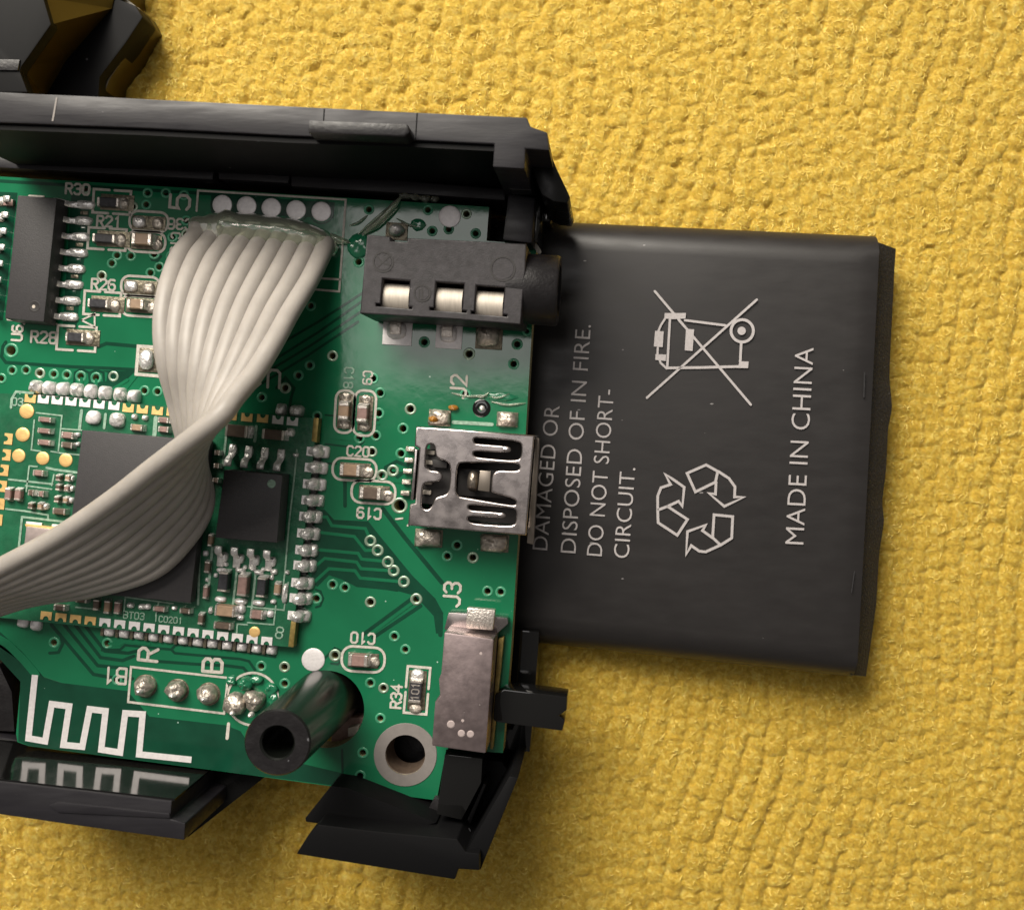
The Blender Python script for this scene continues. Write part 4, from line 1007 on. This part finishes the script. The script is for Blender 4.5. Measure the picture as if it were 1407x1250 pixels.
bm = bmesh.new(); bm.from_mesh(cell.data); bmesh.ops.recalc_face_normals(bm, faces=bm.faces)
for e in bm.edges:
    if len(e.link_faces) == 2 and e.calc_face_angle(0) > 1.0: e.smooth = False
bm.to_mesh(cell.data); bm.free()
# folded tape end
Ld = [(1204,329),(1204,360),(1202,420),(1199,480),(1198,540),(1195,600),(1193,640),(1190,700),(1189,760),(1184,830),(1180,880),(1177,927)]
Rd = [(1231,342),(1229,370),(1226,430),(1223,490),(1222,520),(1226,560),(1220,590),(1218,640),(1212,690),(1215,716),(1208,760),(1204,830),(1197,880),(1190,929)]
def lerp_line(L_, y):
    for a, b in zip(L_, L_[1:]):
        if a[1] <= y <= b[1]: t = (y - a[1]) / (b[1] - a[1]); return a[0] + (b[0] - a[0]) * t
    return L_[0][0] if y < L_[0][1] else L_[-1][0]
v = []; f = []; NY_ = 60; NXs = 6
for i in range(NY_ + 1):
    t = i / NY_
    for j in range(NXs + 1):
        u = j / NXs; yl = 329 + (927 - 329) * t; yr = 342 + (929 - 342) * t
        y = yl + (yr - yl) * u; x = lerp_line(Ld, yl) * (1 - u) + lerp_line(Rd, yr) * u
        z = -3.2 - 1.6 * u ** 1.4 + .2 * noise.noise(Vector((x * .03, y * .03, 0)))
        v.append(W(x - 8 * (1 - u), y, z))
nn = NXs + 1
for i in range(NY_):
    for j in range(NXs): f.append([i*nn + j, (i+1)*nn + j, (i+1)*nn + j + 1, i*nn + j + 1])
b0 = len(v); v += [(a, b, -6.6) for a, b, c in v[:]]
for i in range(NY_): f.append([i*nn + NXs, (i+1)*nn + NXs, b0 + (i+1)*nn + NXs, b0 + i*nn + NXs])
f.append([j for j in range(nn)] + [b0 + j for j in range(nn - 1, -1, -1)]); f.append([NY_*nn + j for j in range(nn - 1, -1, -1)] + [b0 + NY_*nn + j for j in range(nn)])
obj('folded_tape_end', v, f, M['foldtape'], BT)
# print
def hz(px): return zc(px + 12) + TH2 * 1.045 + .034
def bw(px, py, dz=0.0): z = hz(px) + dz; return W(px, py, z)
def print_text(text, p0, p1, cap, xs=None):
    cu = bpy.data.curves.new('t', 'FONT'); cu.body = text; cu.size = 1; cu.offset = -.006; cu.resolution_u = 4; cu.space_character = 1.02
    t = bpy.data.objects.new('t', cu); me = bpy.data.meshes.new_from_object(t); bpy.data.objects.remove(t)
    co = np.array([vv.co[:] for vv in me.vertices]); lo, hi = co.min(0), co.max(0)
    fc = [list(p.vertices) for p in me.polygons]; bpy.data.meshes.remove(me)
    d = Vector((p1[0] - p0[0], p1[1] - p0[1])); L_ = d.length; d.normalize(); up = Vector((d.y, -d.x))
    caph = .73 if True else hi[1]
    V = []
    for c in co:
        u = (c[0] - lo[0]) / (hi[0] - lo[0]) * L_; w = c[1] / caph * cap
        V.append(bw(p0[0] + d.x * u + up.x * w, p0[1] + d.y * u + up.y * w))
    iv = sorted([(min(co[i][0] for i in q), max(co[i][0] for i in q), k) for k, q in enumerate(fc)]); groups = []; hi_ = -9
    for l_, h_, k in iv:
        if l_ > hi_ + .16: groups.append([])
        groups[-1].append(k); hi_ = max(hi_, h_)
    for g in groups:
        ids = sorted({i for k in g for i in fc[k]}); mp_ = {i: j for j, i in enumerate(ids)}
        obj('printed_word', [V[i] for i in ids], [[mp_[i] for i in fc[k]] for k in g], M['print'], BT)
print_text('MADE IN CHINA', (1104,748), (1118,478), 27)
print_text('DAMAGED OR', (752,756), (769,558), 22)
print_text('DISPOSED OF IN FIRE.', (791,760), (812,447), 22.5)
print_text('DO NOT SHORT-', (827,764), (844,536), 22.5)
print_text('CIRCUIT.', (864,767), (873,643), 22.5)
class PB(MB):
    def line(s, pts, w, closed=False):
        z0 = hz(sum(p[0] for p in pts) / len(pts)); 
        v, f = strip_geo([bw(*p)[:2] for p in pts], w / S * .95, z0, .03, closed)
        v = [(a, b, hz(NX + a * S * H / (H - c)) + (c - z0)) for a, b, c in v]; s.add(v, f)
    def fill(s, pts):
        s.add([bw(*p, .004) for p in pts][::-1], [list(range(len(pts)))])
def rc(pts): return [(880 + x / 7.8125, 620 + y / 7.8125) for x, y in pts]
pb = PB()
pb.line(rc([(500,235),(705,145),(830,215),(805,330),(590,435)]), 4, True); pb.line(rc([(835,215),(950,290),(1015,380),(1010,490),(1110,492),(900,590),(735,450),(805,460),(812,330)]), 4)
pb.line(rc([(790,680),(990,700),(980,930),(860,1005),(775,925)]), 4, True); pb.line(rc([(860,1005),(700,1078),(630,1070),(545,1010),(490,1105),(505,860),(700,790),(665,850),(770,925)]), 4)
pb.line(rc([(185,630),(190,765),(395,900),(505,730),(290,590)]), 4, True); pb.line(rc([(185,620),(185,480),(220,390),(325,355),(265,245),(350,300),(470,385),(450,590),(410,535),(290,590)]), 4)
pb.build('recycling_symbol', M['print'], BT)
def bn(pts): return [(880 + x / 7.353, 390 + y / 7.353) for x, y in pts]
pb = PB()
pb.line(bn([(145,75),(1115,1220)]), 3.6); pb.line(bn([(1175,160),(65,1150)]), 3.6)
pb.fill(bn([(245,295),(460,295),(455,350),(330,358),(240,350)])); pb.fill(bn([(148,475),(235,480),(225,640),(135,632)])); pb.fill(bn([(460,455),(542,460),(527,678),(447,672)]))
pb.fill(bn([(152,710),(260,715),(255,780),(150,768)])); pb.fill(bn([(1000,782),(1093,785),(1088,852),(985,850)]))
pb.line(bn([(450,368),(860,420)]), 3.6); pb.line(bn([(298,350),(270,850)]), 3.6); pb.line(bn([(265,850),(600,845),(990,835)]), 4)
pb.line(bn([(250,350),(205,420),(180,480)]), 3.2); pb.line(bn([(175,640),(172,720),(205,800),(265,855)]), 3.2); pb.line(bn([(390,370),(470,460)]), 3.4)
pb.line(bn([(1028 + 113*math.cos(t*math.pi/14), 475 + 113*math.sin(t*math.pi/14)) for t in range(28)]), 4.2, True)
pb.fill(bn([(1022 + 42*math.cos(t*math.pi/8), 475 + 42*math.sin(t*math.pi/8)) for t in range(16)][::-1] if False else [(1022 + 42*math.cos(t*math.pi/8), 475 + 42*math.sin(t*math.pi/8)) for t in range(16)]))
pb.line(bn([(1018,595),(1008,790)]), 3.8)
pb.build('crossed_bin_symbol', M['print'], BT)
for pts, w in (([(1188,512),(1187,545)], 1.8), ([(1174,785),(1170,814)], 1.2)):
    sc = PB(); sc.line(pts, w); sc.build('scratch', M['scuff'], BT)

# ================================================================ DEVICE HOUSING
HS = thing('device_housing', 'opened black plastic case with tall walls, ledges and a hollow screw post around the board', 'case', W(350, 650, -8)[:2] + (-8,))
zt = 9.5
prism('upper_wall', [(-90,122),(60,129.5),(140,133),(300,141),(560,154),(724,161.5),(729,174),(752,182),(755,207),(722,204.5),(721,232),(677,229.5),(679,198),(560,192),(400,186.5),(200,176),(0,168.5),(-90,165)], zt, -7.5, [M['rim']], HS, bevel=.10)
box('wall_seam', 75, 150.5, 2.2, 33, zt, .03, M['ringpad'], HS, rot=-10, bev=.0)
for x, y0, y1 in ((445,150,166),(572,155,192)): box('wall_seam', x, (y0 + y1) / 2, 1.6, y1 - y0, zt, .02, M['gloss'], HS, bev=.0)
# near-black sheet over the tall wall's inner face, its shade in the colour
prism('shaded_inner_face', [(-90,168),(0,172),(200,179.5),(400,190),(560,195.5),(681,201.5),(680,208),(560,202),(400,196.5),(200,186),(0,178.5),(-90,175)], zt - .3, -5.5, M['deep'], HS, bevel=0)
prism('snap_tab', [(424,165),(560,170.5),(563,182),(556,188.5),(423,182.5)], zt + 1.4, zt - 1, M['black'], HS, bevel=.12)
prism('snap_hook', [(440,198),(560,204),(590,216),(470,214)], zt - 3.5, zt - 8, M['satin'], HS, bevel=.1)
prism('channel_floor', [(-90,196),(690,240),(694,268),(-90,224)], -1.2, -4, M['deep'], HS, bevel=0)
for pts in ([(-90,209),(0,214.5),(294,232),(292,247),(0,230.5),(-90,226)], [(300,231),(398,236.5),(396,252),(300,246)], [(400,240),(560,249),(694,260),(694,275.5),(560,266),(400,256)]):
    prism('support_ledge', pts, .3, -5, M['rim'], HS, bevel=.08)
prism('corner_post', [(698,266),(736,271),(731,335),(690,330)], 2.6, -5, M['rim'], HS, bevel=.25)
prism('corner_post_cap', [(696,234),(722,236),(731,262),(700,261)], 4, -5, M['gloss'], HS, bevel=.1)
prism('corner_step', [(736,262),(742,262),(743,300),(738,330),(731,330)], 1.2, -5, M['gloss'], HS, bevel=.05)
prism('end_flange', [(722,206),(755,208),(765,232),(783,270),(779,279),(760,277),(745,268),(737,250)], 5.2, -2.6, M['satin'], HS, bevel=.08)
prism('flange_rib', [(744,277),(757,279),(756,304),(744,304)], -1.5, -6, M['gloss'], HS, bevel=.05)
prism('case_floor', [(-90,250),(620,292),(600,900),(560,1000),(400,1010),(130,985),(60,920),(-90,840)], -3.4, -5.2, M['black'], HS, bevel=0)
M['postp'] = mat('screw_post_plastic', (0.005, 0.006, 0.005), .26)
# hollow screw post
zp = 10.0
px_, py_, _ = W(381, 1020, zp)
lathe('screw_post', [(.0, zp - 5), (.95, zp - 5), (1.0, zp - .12), (1.1, zp), (1.98, zp), (2.09, zp - .12), (2.32, -3.4), (2.4, -5)], (px_, py_, 0), M['postp'], HS, 48)
lathe('post_face', [(1.12, zp + .01), (1.99, zp + .01)], (px_, py_, .005), M['black'], HS, 48)
lathe('boss_socket', [(0, -4.0), (1.5, -4.0), (1.5, -2.3), (2.3, -2.3), (2.3, -5)], W(562, 1031, -3)[:2] + (0,), M['black'], HS, 32)
prism('post_base_pad', [(455,985),(505,985),(500,1030),(455,1030)], -2.0, -3.3, M['pinkish'], HS, bevel=.1)
prism('grey_post_shim', [(478,1000),(494,996),(490,1010),(478,1012)], -1.2, -2.0, M['silk'], HS, bevel=.05)
# lower left wall
zl = 5.6
prism('lower_wall', [(-90,1062),(0,1073.5),(120,1087),(236,1100.5),(234,1125),(254.5,1130.5),(253,1154),(100,1133),(0,1118.5),(-90,1108)], zl, -7.5, M['rim'], HS, bevel=.10)
prism('lower_lining', [(-90,1058),(0,1069.5),(120,1083),(240,1097),(240,1100),(120,1086.5),(0,1073),(-90,1061.5)], zl - .15, -5, M['lining'], HS, bevel=0)
prism('wall_step', [(66,1106),(80,1101),(233,1117),(233,1124),(80,1116)], zl + .12, zl - .4, M['rim'], HS, bevel=.08)
prism('slanted_end_wall', [(236,1104),(300,1050),(330,1035),(386,1050),(258,1150),(254,1131),(236,1125)], -1.75, -7.5, M['satin'], HS, bevel=.05)
prism('left_ledge', [(-90,1003),(0,1012.5),(22,1016),(60,1031),(0,1046),(-90,1040)], -1.8, -5, M['rim'], HS, bevel=.08)
prism('left_rib', [(-90,905),(-2,912),(16,950),(20,1005),(-90,1000)], -2.4, -5, M['black'], HS, bevel=.08)
# lower right wall: same plastic as the rim, shade put into its colour
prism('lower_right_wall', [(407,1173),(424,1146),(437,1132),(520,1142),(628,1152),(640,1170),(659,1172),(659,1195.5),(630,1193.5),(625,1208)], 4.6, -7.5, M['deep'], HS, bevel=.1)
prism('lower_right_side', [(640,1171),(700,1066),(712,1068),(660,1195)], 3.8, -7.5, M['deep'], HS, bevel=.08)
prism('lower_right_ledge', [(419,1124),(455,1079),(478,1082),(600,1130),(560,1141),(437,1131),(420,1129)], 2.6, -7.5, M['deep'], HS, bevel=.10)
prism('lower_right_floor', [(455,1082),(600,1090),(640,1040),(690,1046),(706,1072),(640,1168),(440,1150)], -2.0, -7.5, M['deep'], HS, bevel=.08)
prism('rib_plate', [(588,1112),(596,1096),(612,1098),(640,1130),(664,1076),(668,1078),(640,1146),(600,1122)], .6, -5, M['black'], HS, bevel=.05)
prism('screw_boss', [(611,1036),(663,1042),(661,1075),(634,1126),(600,1118)], 1.0 + 1.3, -5, M['gloss'], HS, bevel=.05)
prism('end_post', [(707,865),(741,868),(735,960),(728,1033),(688,1029),(700,950)], -3.2, -7.6, M['gloss'], HS, bevel=.08)

# ================================================================ BRACKET at the top left
BR = thing('plastic_bracket', 'angular glossy black plastic piece lying on the towel at the top left corner', 'plastic part', W(60, 60, -8)[:2] + (-8,))
prism('foot_flange', [(-120,-80),(166,-80),(160,-2),(186,8),(196,24),(172,60),(137,106),(135,135),(-120,140)], -4.2, -6.6, M['deep'], BR, bevel=.12)
prism('foot_side', [(-120,-84),(180,-84),(176,0),(192,12),(201,30),(180,66),(150,110),(140,140),(-120,145)], -5.2, -8.4, M['towel_reflect'], BR, bevel=.12)
prism('raised_block', [(-120,-60),(50,-60),(59,-4),(70,34),(29,92),(27,98),(38,127),(-120,128)], 1.2, .2, M['deep'], BR, bevel=.12)
def slope(name, a, b, m):
    n = len(a); v = [W(*p, .9) for p in a] + [W(*p, -4.1) for p in b] + [W(*p, -4.3) for p in a]
    f = [[i, i + 1, n + i + 1, n + i] for i in range(n - 1)] + [[n + i, n + i + 1, 2*n + i + 1, 2*n + i] for i in range(n - 1)]
    o = obj(name, v, f, m, BR); return o
slope('sloping_side', [(50,-60),(59,-4),(70,34),(29,92),(40,130)], [(180,-60),(157,-4),(154,12),(92,82),(62,134)], M['towel_reflect'])  # glossy black face with the towel's reflection painted as its colour
prism('ridge', [(-120,79),(27,82),(24,97),(-120,96)], 1.35, 1.1, M['black'], BR, bevel=.05)
